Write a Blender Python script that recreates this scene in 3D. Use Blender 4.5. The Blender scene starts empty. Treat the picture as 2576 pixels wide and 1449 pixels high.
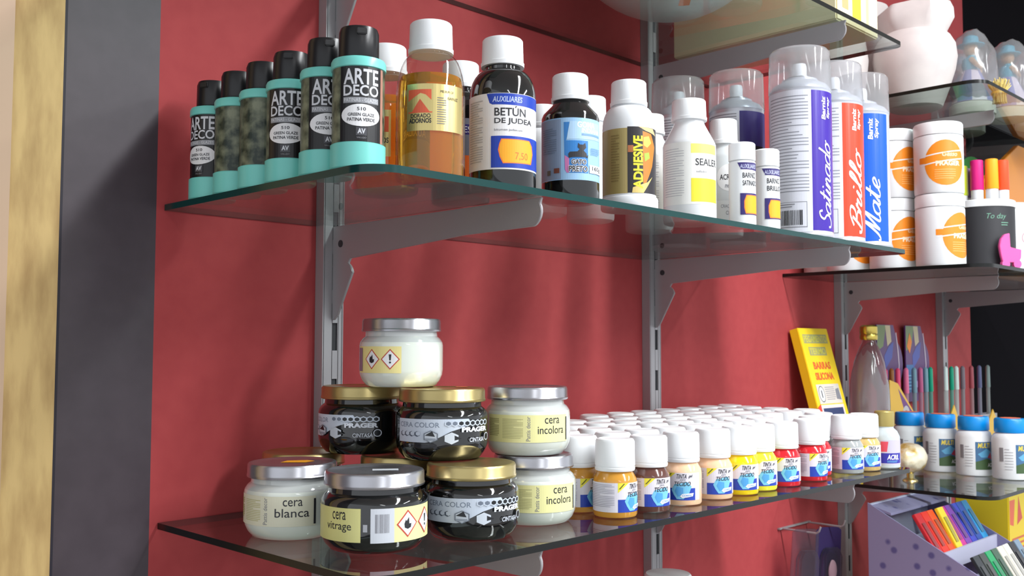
import bpy, bmesh, math, random
from mathutils import Vector, Matrix
R = math.radians; PI = math.pi
S = bpy.context.scene
COL = S.collection

# ------------------------------------------------------------------ camera
CAM = Vector((-0.44764, -0.92197, 1.55))
yaw, pit, rol = R(45.3279), R(3.3586), R(0.0901)
fw = Vector((math.sin(yaw)*math.cos(pit), math.cos(yaw)*math.cos(pit), math.sin(pit)))
rt = Vector((math.cos(yaw), -math.sin(yaw), 0)); up = rt.cross(fw)
rt2 = rt*math.cos(rol)+up*math.sin(rol); up2 = -rt*math.sin(rol)+up*math.cos(rol)
cd = bpy.data.cameras.new('camera'); cam = bpy.data.objects.new('camera', cd); COL.objects.link(cam)
cam.matrix_world = Matrix(((rt2.x, up2.x, -fw.x, CAM.x), (rt2.y, up2.y, -fw.y, CAM.y), (rt2.z, up2.z, -fw.z, CAM.z), (0, 0, 0, 1)))
cd.sensor_width = 36; cd.lens = 2497.35/2576*36; cd.clip_start = .02
cd.dof.use_dof = True; cd.dof.focus_distance = 0.95; cd.dof.aperture_fstop = 18
S.camera = cam
# ------------------------------------------------------------------ world, lamps, exposure
S.view_settings.view_transform = 'Standard'; S.view_settings.look = 'None'
S.view_settings.gamma = 1; S.view_settings.exposure = .93; S.view_settings.use_curve_mapping = False
w = bpy.data.worlds.new('world'); S.world = w; w.use_nodes = True
w.node_tree.nodes['Background'].inputs[0].default_value = (.90, .94, 1.0, 1)
w.node_tree.nodes['Background'].inputs[1].default_value = .54
def area(name, loc, sx, sy, e, col=(1, 1, 1), rot=(0, 0, 0)):
    l = bpy.data.lights.new(name, 'AREA'); l.shape = 'RECTANGLE'; l.size = sx; l.size_y = sy; l.energy = e; l.color = col
    o = bpy.data.objects.new(name, l); o.location = loc; o.rotation_euler = rot; COL.objects.link(o); return o
area('tube_or_fill_light', (.72, -2.2, 2.72), .14, 2.8, 54, (.95, .98, 1))      # ceiling fluorescent running away from the wall
area('tube_or_fill_light', (2.0, -2.7, 2.72), .14, 1.8, 20, (.95, .98, 1))
area('tube_or_fill_light', (-.9, -3.2, 2.72), .14, 1.6, 5, (.95, .98, 1))  # added fill for the left side, not a real tube

# ------------------------------------------------------------------ materials
def lin(c): c /= 255; return c/12.92 if c <= .04045 else ((c+.055)/1.055)**2.4
def rgb(c): return (lin(c[0]), lin(c[1]), lin(c[2]), 1)
MC = {}
def mat(c, rough=.45, metal=0, coat=0, spec=.5, trans=0, ior=1.45, sss=0):
    k = (tuple(c), rough, metal, coat, spec, trans, ior, sss)
    if k in MC: return MC[k]
    m = bpy.data.materials.new('paint_%d_%d_%d' % tuple(c)); m.use_nodes = True
    b = m.node_tree.nodes['Principled BSDF']
    b.inputs['Base Color'].default_value = rgb(c); b.inputs['Roughness'].default_value = rough
    b.inputs['Metallic'].default_value = metal; b.inputs['Coat Weight'].default_value = coat; b.inputs['Coat Roughness'].default_value = .05
    b.inputs['Specular IOR Level'].default_value = spec
    if trans: b.inputs['Transmission Weight'].default_value = trans; b.inputs['IOR'].default_value = ior
    if sss: b.inputs['Subsurface Weight'].default_value = sss; b.inputs['Subsurface Radius'].default_value = (.004, .004, .004)
    MC[k] = m; return m
def noise_mat(name, c1, c2, scale, rough=.6, stretch=(1, 1, 1), detail=6, bump=0, lo=.35, hi=.65, kind='noise', metal=0, coat=0):
    m = bpy.data.materials.new(name); m.use_nodes = True; nt = m.node_tree; N = nt.nodes; L = nt.links
    b = N['Principled BSDF']; tc = N.new('ShaderNodeTexCoord'); mp = N.new('ShaderNodeMapping'); mp.inputs['Scale'].default_value = stretch
    L.new(tc.outputs['Object'], mp.inputs[0])
    if kind == 'noise': t = N.new('ShaderNodeTexNoise'); t.inputs['Detail'].default_value = detail; out = t.outputs['Fac']
    else: t = N.new('ShaderNodeTexVoronoi'); out = t.outputs['Distance']
    t.inputs['Scale'].default_value = scale; L.new(mp.outputs[0], t.inputs['Vector'])
    r = N.new('ShaderNodeValToRGB'); r.color_ramp.elements[0].color = rgb(c1); r.color_ramp.elements[1].color = rgb(c2)
    r.color_ramp.elements[0].position = lo; r.color_ramp.elements[1].position = hi
    L.new(out, r.inputs[0]); L.new(r.outputs[0], b.inputs['Base Color']); b.inputs['Roughness'].default_value = rough
    b.inputs['Metallic'].default_value = metal; b.inputs['Coat Weight'].default_value = coat
    if bump:
        bp = N.new('ShaderNodeBump'); bp.inputs['Strength'].default_value = bump; bp.inputs['Distance'].default_value = .001
        L.new(out, bp.inputs['Height']); L.new(bp.outputs[0], b.inputs['Normal'])
    return m
def clear_mat(name, tint, ior=1.5, diff=0, dcol=(255, 255, 255), rough=0.0, gain=1.0):
    """thin clear sheet: straight-through tint, Fresnel mirror, and a share of milky scatter"""
    m = bpy.data.materials.new(name); m.use_nodes = True; nt = m.node_tree; N = nt.nodes; L = nt.links; N.clear()
    o = N.new('ShaderNodeOutputMaterial'); tr = N.new('ShaderNodeBsdfTransparent'); tr.inputs[0].default_value = rgb(tint)
    gl = N.new('ShaderNodeBsdfGlossy'); gl.inputs['Roughness'].default_value = rough
    lw = N.new('ShaderNodeLayerWeight'); lw.inputs[0].default_value = .5; pw = N.new('ShaderNodeMath'); pw.operation = 'POWER'; pw.inputs[1].default_value = 5
    fr = N.new('ShaderNodeMath'); fr.operation = 'MULTIPLY_ADD'; f0 = ((ior-1)/(ior+1))**2; fr.inputs[1].default_value = 1-f0; fr.inputs[2].default_value = f0
    L.new(lw.outputs['Facing'], pw.inputs[0]); L.new(pw.outputs[0], fr.inputs[0]); mx = N.new('ShaderNodeMixShader')
    src = tr.outputs[0]
    if diff:
        df = N.new('ShaderNodeBsdfDiffuse'); df.inputs[0].default_value = rgb(dcol); tl = N.new('ShaderNodeBsdfTranslucent'); tl.inputs[0].default_value = rgb(dcol)
        m2 = N.new('ShaderNodeMixShader'); m2.inputs[0].default_value = .5; L.new(df.outputs[0], m2.inputs[1]); L.new(tl.outputs[0], m2.inputs[2])
        m1 = N.new('ShaderNodeMixShader'); m1.inputs[0].default_value = diff; L.new(tr.outputs[0], m1.inputs[1]); L.new(m2.outputs[0], m1.inputs[2]); src = m1.outputs[0]
    fac = fr.outputs[0]
    if gain != 1:
        mm = N.new('ShaderNodeMath'); mm.operation = 'MULTIPLY'; mm.inputs[1].default_value = gain; mm.use_clamp = True
        L.new(fac, mm.inputs[0]); fac = mm.outputs[0]
    L.new(fac, mx.inputs[0]); L.new(src, mx.inputs[1]); L.new(gl.outputs[0], mx.inputs[2]); L.new(mx.outputs[0], o.inputs[0])
    return m
M_WALL = noise_mat('red_wall_paint', (168, 65, 68), (173, 69, 71), 60, .7, bump=.05)
M_WALL.node_tree.nodes['Principled BSDF'].inputs['Specular IOR Level'].default_value = .2
M_PANEL = noise_mat('plum_panel_paint', (63, 52, 60), (69, 58, 66), 40, .5)
M_OSB = noise_mat('chipboard', (160, 128, 78), (200, 170, 112), 60, .7, stretch=(1, 1, .22), detail=8, bump=.5, lo=.30, hi=.62)
M_PALE = mat((184, 154, 126), .5)
M_GAP_SHADE = mat((30, 24, 40), .6)  # shade of the chipboard gap, put into the colour
M_BLACKW = mat((11, 9, 14), .9, 0, 0, .05)
M_FLOOR = noise_mat('floor_tile', (120, 112, 105), (140, 132, 124), 3, .5)
M_CEIL = mat((225, 225, 222), .8)
M_STEEL = mat((166, 163, 166), .38, .3)
M_STEELD = mat((52, 52, 56), .6)
M_GLASS_S = clear_mat('shelf_glass_sheet', (232, 240, 237))
M_EDGE_T = mat((0, 58, 56), .2, 0, 0, .4)  # glass edge: darkness of internal reflection put into the colour
M_EDGE_D = mat((20, 21, 20), .25, 0, 0, .35)  # same glass edge, painted darker in place of its reflections
M_MINT = mat((122, 214, 204), .32)
M_BLACK = mat((20, 19, 22), .32)
M_WHITE = mat((238, 240, 242), .38)
M_WHITE2 = mat((228, 230, 232), .5)
M_MOSS = noise_mat('moss_picture', (28, 44, 34), (128, 134, 110), 95, .35, detail=3, lo=.35, hi=.7)
M_GOLD = mat((198, 180, 124), .3, .88)
M_SILV = mat((190, 190, 196), .26, .92)
M_AMBERL = mat((255, 196, 70), .0, 0, 0, .5, .82, 1.33)
M_BOTG = clear_mat('clear_bottle_glass', (250, 250, 248), gain=1.3)
M_CLEARP = clear_mat('clear_plastic', (236, 238, 242), diff=.26, gain=1.2, rough=.08)
M_BAG = clear_mat('clear_bag', (222, 220, 224), diff=.24, gain=1.8, rough=.15)
M_FILM = clear_mat('thin_clear_film', (226, 222, 228), diff=.07, dcol=(190, 185, 195), gain=1.2, rough=.1)
M_FROST = mat((225, 228, 230), .35, 0, 0, .5)
M_CERAM = noise_mat('white_bisque', (212, 203, 201), (220, 211, 208), 30, .7)
M_JETG = mat((14, 15, 16), .06, 0, 1)
M_WAX = mat((222, 228, 218), .12, 0, 1)
M_JGLASS = clear_mat('jar_glass', (246, 248, 247), gain=1.3)

# ------------------------------------------------------------------ mesh helpers
def mesh_from(bm, name, mats, ang=35):
    me = bpy.data.meshes.new(name); bm.normal_update(); bm.to_mesh(me); bm.free()
    for m in (mats if isinstance(mats, (list, tuple)) else [mats]): me.materials.append(m)
    me.polygons.foreach_set('use_smooth', [True]*len(me.polygons)); me.set_sharp_from_angle(angle=R(ang))
    return me
def obj(name, me, parent=None, loc=None, rot=None):
    o = bpy.data.objects.new(name, me)
    COL.objects.link(o)
    if parent: o.parent = parent
    if loc: o.location = loc
    if rot: o.rotation_euler = rot
    return o
def part(name, bm, mats, parent, ang=35, label=None):
    o = obj(name, mesh_from(bm, name, mats, ang), parent)
    if label: o['label'] = label
    return o
def thing(name, label, cat, loc, rotz=0, group=None):
    o = bpy.data.objects.new(name, None); o.empty_display_size = .01; COL.objects.link(o)
    o.location = loc; o.rotation_euler = (0, 0, rotz); o['label'] = label; o['category'] = cat
    if group: o['group'] = group
    return o
def dup(root, loc, rotz, label, group=None):
    r = root.copy(); COL.objects.link(r); r.location = loc; r.rotation_euler = (0, 0, rotz); r['label'] = label
    if group: r['group'] = group
    for ch in list(root.children):
        c = ch.copy(); COL.objects.link(c); c.parent = r
        for g in list(ch.children):
            d = g.copy(); COL.objects.link(d); d.parent = c
    return r
def struct(name, bm, m):
    o = obj(name, mesh_from(bm, name, m)); o['kind'] = 'structure'; return o
def lathe(prof, seg=48, rib=None, bm=None, mi=None, cap=True):
    """prof: [(r, z)]; rib=(i0, i1, depth, n) makes grip ribs on rows i0..i1; mi: material index per row"""
    bm = bm or bmesh.new(); rows = []
    if rib: seg = rib[3]*2
    for i, (r, z) in enumerate(prof):
        row = []
        for k in range(seg):
            a = 2*PI*k/seg; rr = r
            if rib and rib[0] <= i <= rib[1] and k % 2: rr = r-rib[2]
            row.append(bm.verts.new((rr*math.cos(a), rr*math.sin(a), z)))
        rows.append(row)
    for i in range(len(rows)-1):
        for k in range(seg):
            f = bm.faces.new((rows[i][k], rows[i][(k+1) % seg], rows[i+1][(k+1) % seg], rows[i+1][k]))
            if mi: f.material_index = mi[i]
    if cap:
        f = bm.faces.new(rows[0][::-1]); f.material_index = mi[0] if mi else 0
        f = bm.faces.new(rows[-1]); f.material_index = mi[-1] if mi else 0
    return bm
def box(x0, y0, z0, x1, y1, z1, bm=None, bev=0, mi=0):
    b2 = bmesh.new(); bmesh.ops.create_cube(b2, size=1)
    for v in b2.verts: v.co = Vector(((x0+x1)/2+v.co.x*(x1-x0), (y0+y1)/2+v.co.y*(y1-y0), (z0+z1)/2+v.co.z*(z1-z0)))
    if bev: bmesh.ops.bevel(b2, geom=list(b2.edges), offset=bev, segments=2, affect='EDGES')
    for f in b2.faces: f.material_index = mi
    if bm is None: return b2
    return merge(bm, b2)
def merge(bm, b2, M=None):
    if M is not None: bmesh.ops.transform(b2, matrix=M, verts=b2.verts)
    vm = {v: bm.verts.new(v.co) for v in b2.verts}
    for f in b2.faces:
        try: g = bm.faces.new([vm[v] for v in f.verts]); g.material_index = f.material_index
        except ValueError: pass
    b2.free(); return bm
def prism(pts, y0, y1, axis='x', bm=None, bev=0, mi=0):
    """2-D outline extruded along an axis. axis x: pts are (y,z); y: (x,z); z: (x,y)"""
    b2 = bmesh.new()
    def P(p, t): return {'x': (t, p[0], p[1]), 'y': (p[0], t, p[1]), 'z': (p[0], p[1], t)}[axis]
    a = [b2.verts.new(P(p, y0)) for p in pts]; b = [b2.verts.new(P(p, y1)) for p in pts]
    n = len(pts); b2.faces.new(a); b2.faces.new(b[::-1])
    for i in range(n): b2.faces.new((a[i], b[i], b[(i+1) % n], a[(i+1) % n]))
    bmesh.ops.recalc_face_normals(b2, faces=b2.faces)
    if bev: bmesh.ops.bevel(b2, geom=list(b2.edges), offset=bev, segments=2, affect='EDGES')
    for f in b2.faces: f.material_index = mi
    return b2 if bm is None else merge(bm, b2)
def tube(pts, r, seg=10, bm=None, mi=0):
    bm = bm or bmesh.new(); pts = [Vector(p) for p in pts]; rows = []
    for i, p in enumerate(pts):
        d = (pts[min(i+1, len(pts)-1)]-pts[max(i-1, 0)]).normalized()
        a = d.orthogonal().normalized() if i == 0 else (a-d*a.dot(d)).normalized()
        b = d.cross(a); rr = r[i] if isinstance(r, (list, tuple)) else r
        rows.append([bm.verts.new(p+(a*math.cos(2*PI*k/seg)+b*math.sin(2*PI*k/seg))*rr) for k in range(seg)])
    for i in range(len(rows)-1):
        for k in range(seg):
            f = bm.faces.new((rows[i][k], rows[i][(k+1) % seg], rows[i+1][(k+1) % seg], rows[i+1][k])); f.material_index = mi
    bm.faces.new(rows[0][::-1]).material_index = mi; bm.faces.new(rows[-1]).material_index = mi
    return bm
def arc(cx, cy, r, a0, a1, n): return [(cx+r*math.cos(R(a0+(a1-a0)*i/n)), cy+r*math.sin(R(a0+(a1-a0)*i/n))) for i in range(n+1)]

# ------------------------------------------------------------------ printed labels: flat artwork in millimetres, wrapped on the pack
TC = {}
def text_geo(s, bold, shear):
    k = (s, bold, shear)
    if k in TC: return TC[k]
    c = bpy.data.curves.new('t', 'FONT'); c.body = s; c.offset = bold; c.shear = shear; c.resolution_u = 3
    o = bpy.data.objects.new('t', c); me = o.to_mesh()
    vs = [(v.co.x, v.co.y) for v in me.vertices]; fs = [tuple(p.vertices) for p in me.polygons]
    o.to_mesh_clear(); bpy.data.objects.remove(o); bpy.data.curves.remove(c)
    if vs:
        x0 = min(v[0] for v in vs); x1 = max(v[0] for v in vs); y0 = min(v[1] for v in vs); y1 = max(v[1] for v in vs)
        vs = [((x-x0)/(x1-x0)-.5, (y-y0)/(y1-y0)-.5) for x, y in vs]
    TC[k] = (vs, fs); return TC[k]
SCR = {'a': ([[(.9, .85), (.6, 1), (.2, .8), (.1, .4), (.3, .05), (.6, .1), (.9, .5), (.95, 1), (.9, .3), (1.05, 0), (1.3, .2)]], 1.15),
 't': ([[(0, .2), (.3, .8), (.5, 1.9), (.38, .6), (.42, .1), (.7, 0), (.95, .2)], [(.05, 1.3), (.85, 1.38)]], .85),
 'i': ([[(0, .2), (.25, 1), (.2, .3), (.35, 0), (.65, .2)], [(.3, 1.4), (.36, 1.52)]], .6),
 'n': ([[(0, .2), (.2, 1), (.2, 0), (.3, .6), (.6, 1), (.8, .8), (.8, .2), (1, 0), (1.25, .2)]], 1.15),
 'd': ([[(.9, .85), (.6, 1), (.2, .8), (.1, .4), (.3, .05), (.6, .1), (.9, .5), (1.05, 2), (.92, .3), (1.05, 0), (1.3, .2)]], 1.15),
 'o': ([[(.6, 1), (.2, .8), (.1, .4), (.35, 0), (.75, .2), (.85, .65), (.6, 1), (.8, .85), (1.1, .95)]], 1.0),
 'e': ([[(0, .2), (.5, .45), (.8, .75), (.6, 1), (.3, .8), (.2, .35), (.45, 0), (.9, .2)]], .85),
 'l': ([[(0, .2), (.5, 1.3), (.55, 1.9), (.35, 1.95), (.25, 1.2), (.25, .3), (.45, 0), (.75, .2)]], .7),
 'r': ([[(0, .2), (.2, 1.1), (.3, .85), (.62, .92), (.5, .3), (.65, 0), (.9, .2)]], .9),
 'M': ([[(-.3, .3), (-.1, 0), (.2, .4), (.5, 1.9), (.6, 2), (.62, .2), (.75, .6), (1.2, 1.9), (1.35, 2), (1.25, .4), (1.45, 0), (1.75, .2)]], 1.65),
 'B': ([[(.5, 1.7), (.3, 0)], [(.0, 1.5), (.5, 2), (1.1, 1.9), (1.05, 1.3), (.5, 1.05), (1.1, .9), (1.2, .3), (.6, 0), (.1, .15), (-.1, .6)]], 1.3),
 'S': ([[(1.1, 1.6), (.8, 2), (.4, 1.8), (.4, 1.3), (.9, .9), (1, .4), (.6, 0), (.1, .1), (-.1, .5)]], 1.15)}
def script_polys(word, wd):
    out = []; x = 0
    for ch in word:
        st, adv = SCR[ch]
        for s in st:
            P = [Vector((x+a+.35*b, b)) for a, b in s]; Q = []
            for i in range(len(P)-1):                                   # Catmull-Rom
                p0 = P[max(i-1, 0)]; p1 = P[i]; p2 = P[i+1]; p3 = P[min(i+2, len(P)-1)]
                for k in range(5):
                    t = k/5; Q.append(.5*((2*p1)+(p2-p0)*t+(2*p0-5*p1+4*p2-p3)*t*t+(3*p1-p0-3*p2+p3)*t**3))
            Q.append(P[-1])
            L_ = []
            for i, q in enumerate(Q):
                d = (Q[min(i+1, len(Q)-1)]-Q[max(i-1, 0)]).normalized(); n = Vector((-d.y, d.x)); h = wd*(.55+.45*abs(d.y))
                L_.append((q+n*h, q-n*h))
            for i in range(len(L_)-1): out.append([L_[i][0], L_[i][1], L_[i+1][1], L_[i+1][0]])
        x += adv
    return out, x
class Art:
    """layers of print; transform px/py lets the artwork be measured on the pack in any units"""
    def __init__(s, fx=None, fy=None):
        s.L = []; s.fx = fx or (lambda a: a); s.fy = fy or (lambda b: b)
    def _add(s, polys, m, cut=True): s.L.append((polys, m, cut))
    def poly(s, pts, m): s._add([[(s.fx(a), s.fy(b)) for a, b in pts]], m); return s
    def rect(s, a, b, c, d, m): return s.poly([(a, b), (c, b), (c, d), (a, d)], m)
    def ell(s, cx, cy, rx, ry, m, n=28): return s.poly([(cx+rx*math.cos(2*PI*i/n), cy+ry*math.sin(2*PI*i/n)) for i in range(n)], m)
    def lines(s, a, b, c, d, n, m, fill=.35, seed=1):
        rnd = random.Random(seed); P = []
        for i in range(n):
            y = b+(d-b)*(i+.5)/n; h = (d-b)/n*fill/2; e = c if rnd.random() > .25 else a+(c-a)*rnd.uniform(.55, .95)
            P.append([(s.fx(u), s.fy(v)) for u, v in ((a, y-h), (e, y-h), (e, y+h), (a, y+h))])
        s._add(P, m); return s
    def bars(s, a, b, c, d, n, m, seed=2):
        rnd = random.Random(seed); P = []; x = a
        wv = (c-a)/n
        for i in range(n):
            u = a+wv*i; ww = wv*rnd.uniform(.3, .75); P.append([(s.fx(p), s.fy(q)) for p, q in ((u, b), (u+ww, b), (u+ww, d), (u, d))])
        s._add(P, m, False); return s
    def text(s, t, a, b, c, d, m, bold=0.0, shear=0, rot=0):
        """fills the rectangle a,b - c,d (lower left, upper right)"""
        vs, fs = text_geo(t, bold, shear); A, B, C, D = s.fx(a), s.fy(b), s.fx(c), s.fy(d)
        if rot: V = [((A+C)/2-y*(C-A), (B+D)/2+x*(D-B)) for x, y in vs]
        else: V = [((A+C)/2+x*(C-A), (B+D)/2+y*(D-B)) for x, y in vs]
        s.L.append(((V, fs), m, 'mesh')); return s
    def script(s, t, a, b, c, d, m, wd=.12):
        """handwriting that climbs upwards inside a,b - c,d"""
        Q, W = script_polys(t, wd); A, B, C, D = s.fx(a), s.fy(b), s.fx(c), s.fy(d)
        H = 2.1
        s._add([[(C-(v.y/H)*(C-A), B+(v.x/W)*(D-B)) for v in q] for q in Q], m, False); return s
    def build(s, name, parent, fn, ds=2.2, off=.12, step=.05, label=None, zslope=None):
        bm = bmesh.new(); mats = []
        for k, (P, m, cut) in enumerate(s.L):
            b2 = bmesh.new()
            if cut == 'mesh':
                V, F = P; vv = [b2.verts.new((x, y, 0)) for x, y in V]
                for f in F:
                    try: b2.faces.new([vv[i] for i in f])
                    except ValueError: pass
            else:
                for q in P:
                    try: b2.faces.new([b2.verts.new((x, y, 0)) for x, y in q])
                    except ValueError: pass
            for f in b2.faces:
                f.normal_update()
                if f.normal.z < 0: f.normal_flip()
            if cut and b2.verts:
                xs = [v.co.x for v in b2.verts]; a, b = min(xs), max(xs)
                if b-a > ds:
                    i = math.floor(a/ds)+1
                    while i*ds < b:
                        bmesh.ops.bisect_plane(b2, geom=list(b2.verts)+list(b2.edges)+list(b2.faces), plane_co=(i*ds, 0, 0), plane_no=(1, 0, 0)); i += 1
            if m not in mats: mats.append(m)
            mi = mats.index(m); h = (off+k*step)/1000
            for f in b2.faces: f.material_index = mi
            for v in b2.verts: v.co = fn(v.co.x/1000, v.co.y/1000, h)
            merge(bm, b2)
        me = bpy.data.meshes.new(name); bm.to_mesh(me); bm.free()
        for m in mats: me.materials.append(m)
        o = obj(name, me, parent)
        if label: o['label'] = label
        return o
def cyl(r, phi=-90, z0=0):
    p = R(phi)
    return lambda s, z, h: Vector(((r+h)*math.cos(p+s/r), (r+h)*math.sin(p+s/r), z0+z))
def flat(o, ex, ez, n):
    o, ex, ez, n = map(Vector, (o, ex, ez, n))
    return lambda s, z, h: o+ex*s+ez*z+n*h
def face(x, y, off=0):
    """turn that points a pack's printed front towards the aisle, off = degrees further to the right"""
    return math.atan2(CAM.y-y, CAM.x-x)+PI/2+R(off)
def pxmap(c, hw, r): return lambda p: r*1000*math.asin(max(-.999, min(.999, (p-c)/hw)))
def pymap(y0, z0, k): return lambda y: (z0-(y-y0)*k)*1000
INK = mat((40, 40, 46), .4); GREY = mat((130, 130, 138), .5); LGREY = mat((186, 186, 190), .5); WH = mat((240, 240, 242), .35); ORANGE = mat((255, 176, 36), .5)
BLUE = mat((20, 62, 178), .35); SKY = mat((120, 196, 232), .35); NAVY = mat((52, 40, 110), .4)

# ------------------------------------------------------------------ setting
struct('wall_back', box(-.008, 0, 0, 2.10, .1, 2.9), M_WALL)
struct('trim_1', box(-.097, 0, 0, -.008, .1, 2.9), M_PANEL)
struct('gap_shade_strip', box(-.112, 0, 0, -.097, .1, 2.9), M_GAP_SHADE)  # dark strip stands in for the shadowed gap beside the chipboard
struct('trim_3', box(-.150, -.02, 0, -.107, 0, 2.9), M_OSB)
struct('trim_4', box(-.30, -.024, 0, -.1505, 0, 2.9), M_PALE)
struct('wall_left', box(-2.5, 0, 0, -.112, .1, 2.9), M_PANEL)
struct('wall_right', box(2.10, 0, 0, 5.5, .1, 2.9), M_BLACKW)
struct('floor', box(-2.5, -4.5, -.05, 5.5, .1, 0), M_FLOOR)
struct('ceiling', box(-2.5, -4.5, 2.9, 5.5, .1, 2.95), M_CEIL)

# ------------------------------------------------------------------ uprights, brackets, glass shelves
def upright(x, label, z0=.288, z1=2.6, first=[None]):
    if first[0] is None:
        t = thing('slotted_upright', label, 'shelf upright', (x, 0, 0), 0, 'slotted steel uprights screwed to the wall')
        bm = box(-.0125, -.0125, z0, .0125, -.0005, z1-.001, mi=1); b = bmesh.new(); W = .0125; y0, y1 = -.0150, -.0125
        box(-W, y0, z0, -.0035+.003, y1, z1, b, .0010); box(.0035+.003, y0, z0, W, y1, z1, b, .0010)
        z = z0
        while z < z1-.07: box(-.0005, y0, z, .0065, y1, z+.031, b); z += .0613
        box(-W-.0012, y0, z0, -W, -.0005, z1, b); box(W, y0, z0, W+.0012, -.0005, z1, b)
        part('slot_backing', bm, [M_STEEL, M_STEELD], t); part('channel', b, M_STEEL, t)
        first[0] = t
    else: t = dup(first[0], (x, 0, 0), 0, label)
    return t
BR = [None, None]
def bracket(x, z, k, L_, label):
    if BR[k] is None:
        t = thing('shelf_bracket', label, 'bracket', (x, 0, z), 0, 'grey steel cantilever shelf brackets')
        pts = [(-.0155, 0), (-L_-.004, 0)]+arc(-L_+.010, -.012, .014, 150, 250, 6)+[(-L_*.7, -.026), (-.047, -.037)]+arc(-.036, -.056, .016, 118, 165, 4)+[(-.0245, -.098), (-.018, -.103), (-.0155, -.103)]
        part('arm', prism(pts, -.0016, .0016, 'x', bev=.0005), M_STEEL, t)
        hook = bmesh.new(); box(-.0014, -.0156, -.085, .0014, -.0090, -.070, hook); box(-.0014, -.0156, -.03, .0014, -.0090, -.015, hook)
        part('hook', hook, M_STEEL, t)
        rv = lathe([(.0001, 0), (.004, 0), (.004, .0006), (.0001, .001)], 16)
        bmesh.ops.transform(rv, matrix=Matrix.Translation((-.0016, -.030, -.020)) @ Matrix.Rotation(-PI/2, 4, 'Y'), verts=rv.verts)
        part('rivet', rv, M_STEELD, t)
        BR[k] = t
    else: t = dup(BR[k], (x, 0, z), 0, label)
    return t
def shelf(x0, x1, d, z, edge, label, rad=.03):
    t = thing('glass_shelf', label, 'shelf', ((x0+x1)/2, -d/2, z), 0); th = .006
    hx, hy = (x1-x0)/2, d/2-.001
    pts = [(-hx, hy), ]+arc(-hx+rad, -hy+rad, rad, 180, 270, 10)+arc(hx-.012, -hy+.012, .012, 270, 360, 6)+[(hx, hy)]
    bm = bmesh.new(); a = [bm.verts.new((p[0], p[1], 0)) for p in pts]; b = [bm.verts.new((p[0], p[1], th)) for p in pts]; n = len(pts)
    bm.faces.new(a[::-1]); bm.faces.new(b)
    for i in range(n): bm.faces.new((a[i], a[(i+1) % n], b[(i+1) % n], b[i])).material_index = 1
    part('glass_pane', bm, [M_GLASS_S, edge], t, 30)
    return t
for x, l in ((.19, 'grey slotted upright behind the stacked wax jars, leftmost on the red wall'), (.78, 'grey slotted upright between the adhesive bottle and the spray cans'),
             (1.40, 'pale slotted upright right of the yellow packet'), (1.90, 'slotted upright farthest right, next to the black wall')): upright(x, l)
ZA = {1: 1.982, 2: 1.682, 3: 1.374, 4: 1.068}; ZB = {1: 1.973, 2: 1.677, 3: 1.310, 4: 1.0}
wa = {1: 'left shelf under the frosted bowl', 2: 'left shelf under the mint bottles', 3: 'left shelf under the wax jars', 4: 'lowest left shelf'}
wb = {1: 'right shelf under the white vase', 2: 'right shelf under the tubs', 3: 'right shelf under the blue capped bottles', 4: 'lowest right shelf'}
for k in (1, 2, 3, 4):
    shelf(0, .952, .333, ZA[k], M_EDGE_T if k == 2 else M_EDGE_D, 'clear glass shelf with %s edge, %s' % ('teal green' if k == 2 else 'dark', wa[k]))
    for x, s in ((.203, 'left'), (.793, 'right')): bracket(x-.013, ZA[k]-.0005, 0, .325, 'grey steel bracket, %s one of the %s' % (s, wa[k]))
    shelf(1.188, 2.15, .36, ZB[k], M_EDGE_D, 'clear glass shelf with dark edge, %s' % wb[k])
    for x, s in ((1.40, 'left'), (1.90, 'right')): bracket(x, ZB[k]-.0005, 1, .30, 'pale grey bracket, %s one of the %s' % (s, wb[k]))
A1, A2, A3, A4 = [ZA[k]+.0062 for k in (1, 2, 3, 4)]; B1, B2, B3, B4 = [ZB[k]+.0062 for k in (1, 2, 3, 4)]

# ------------------------------------------------------------------ caps
def cap_bm(r, h, z, n=44, taper=.0006, top=.0015):
    return lathe([(r, z), (r+.0002, z+h*.14), (r-.0005, z+h*.16), (r-.0005-taper, z+h-top), (r-top-taper, z+h-.0003), (r*.6, z+h)], rib=(2, 3, .00025, n))

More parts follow.
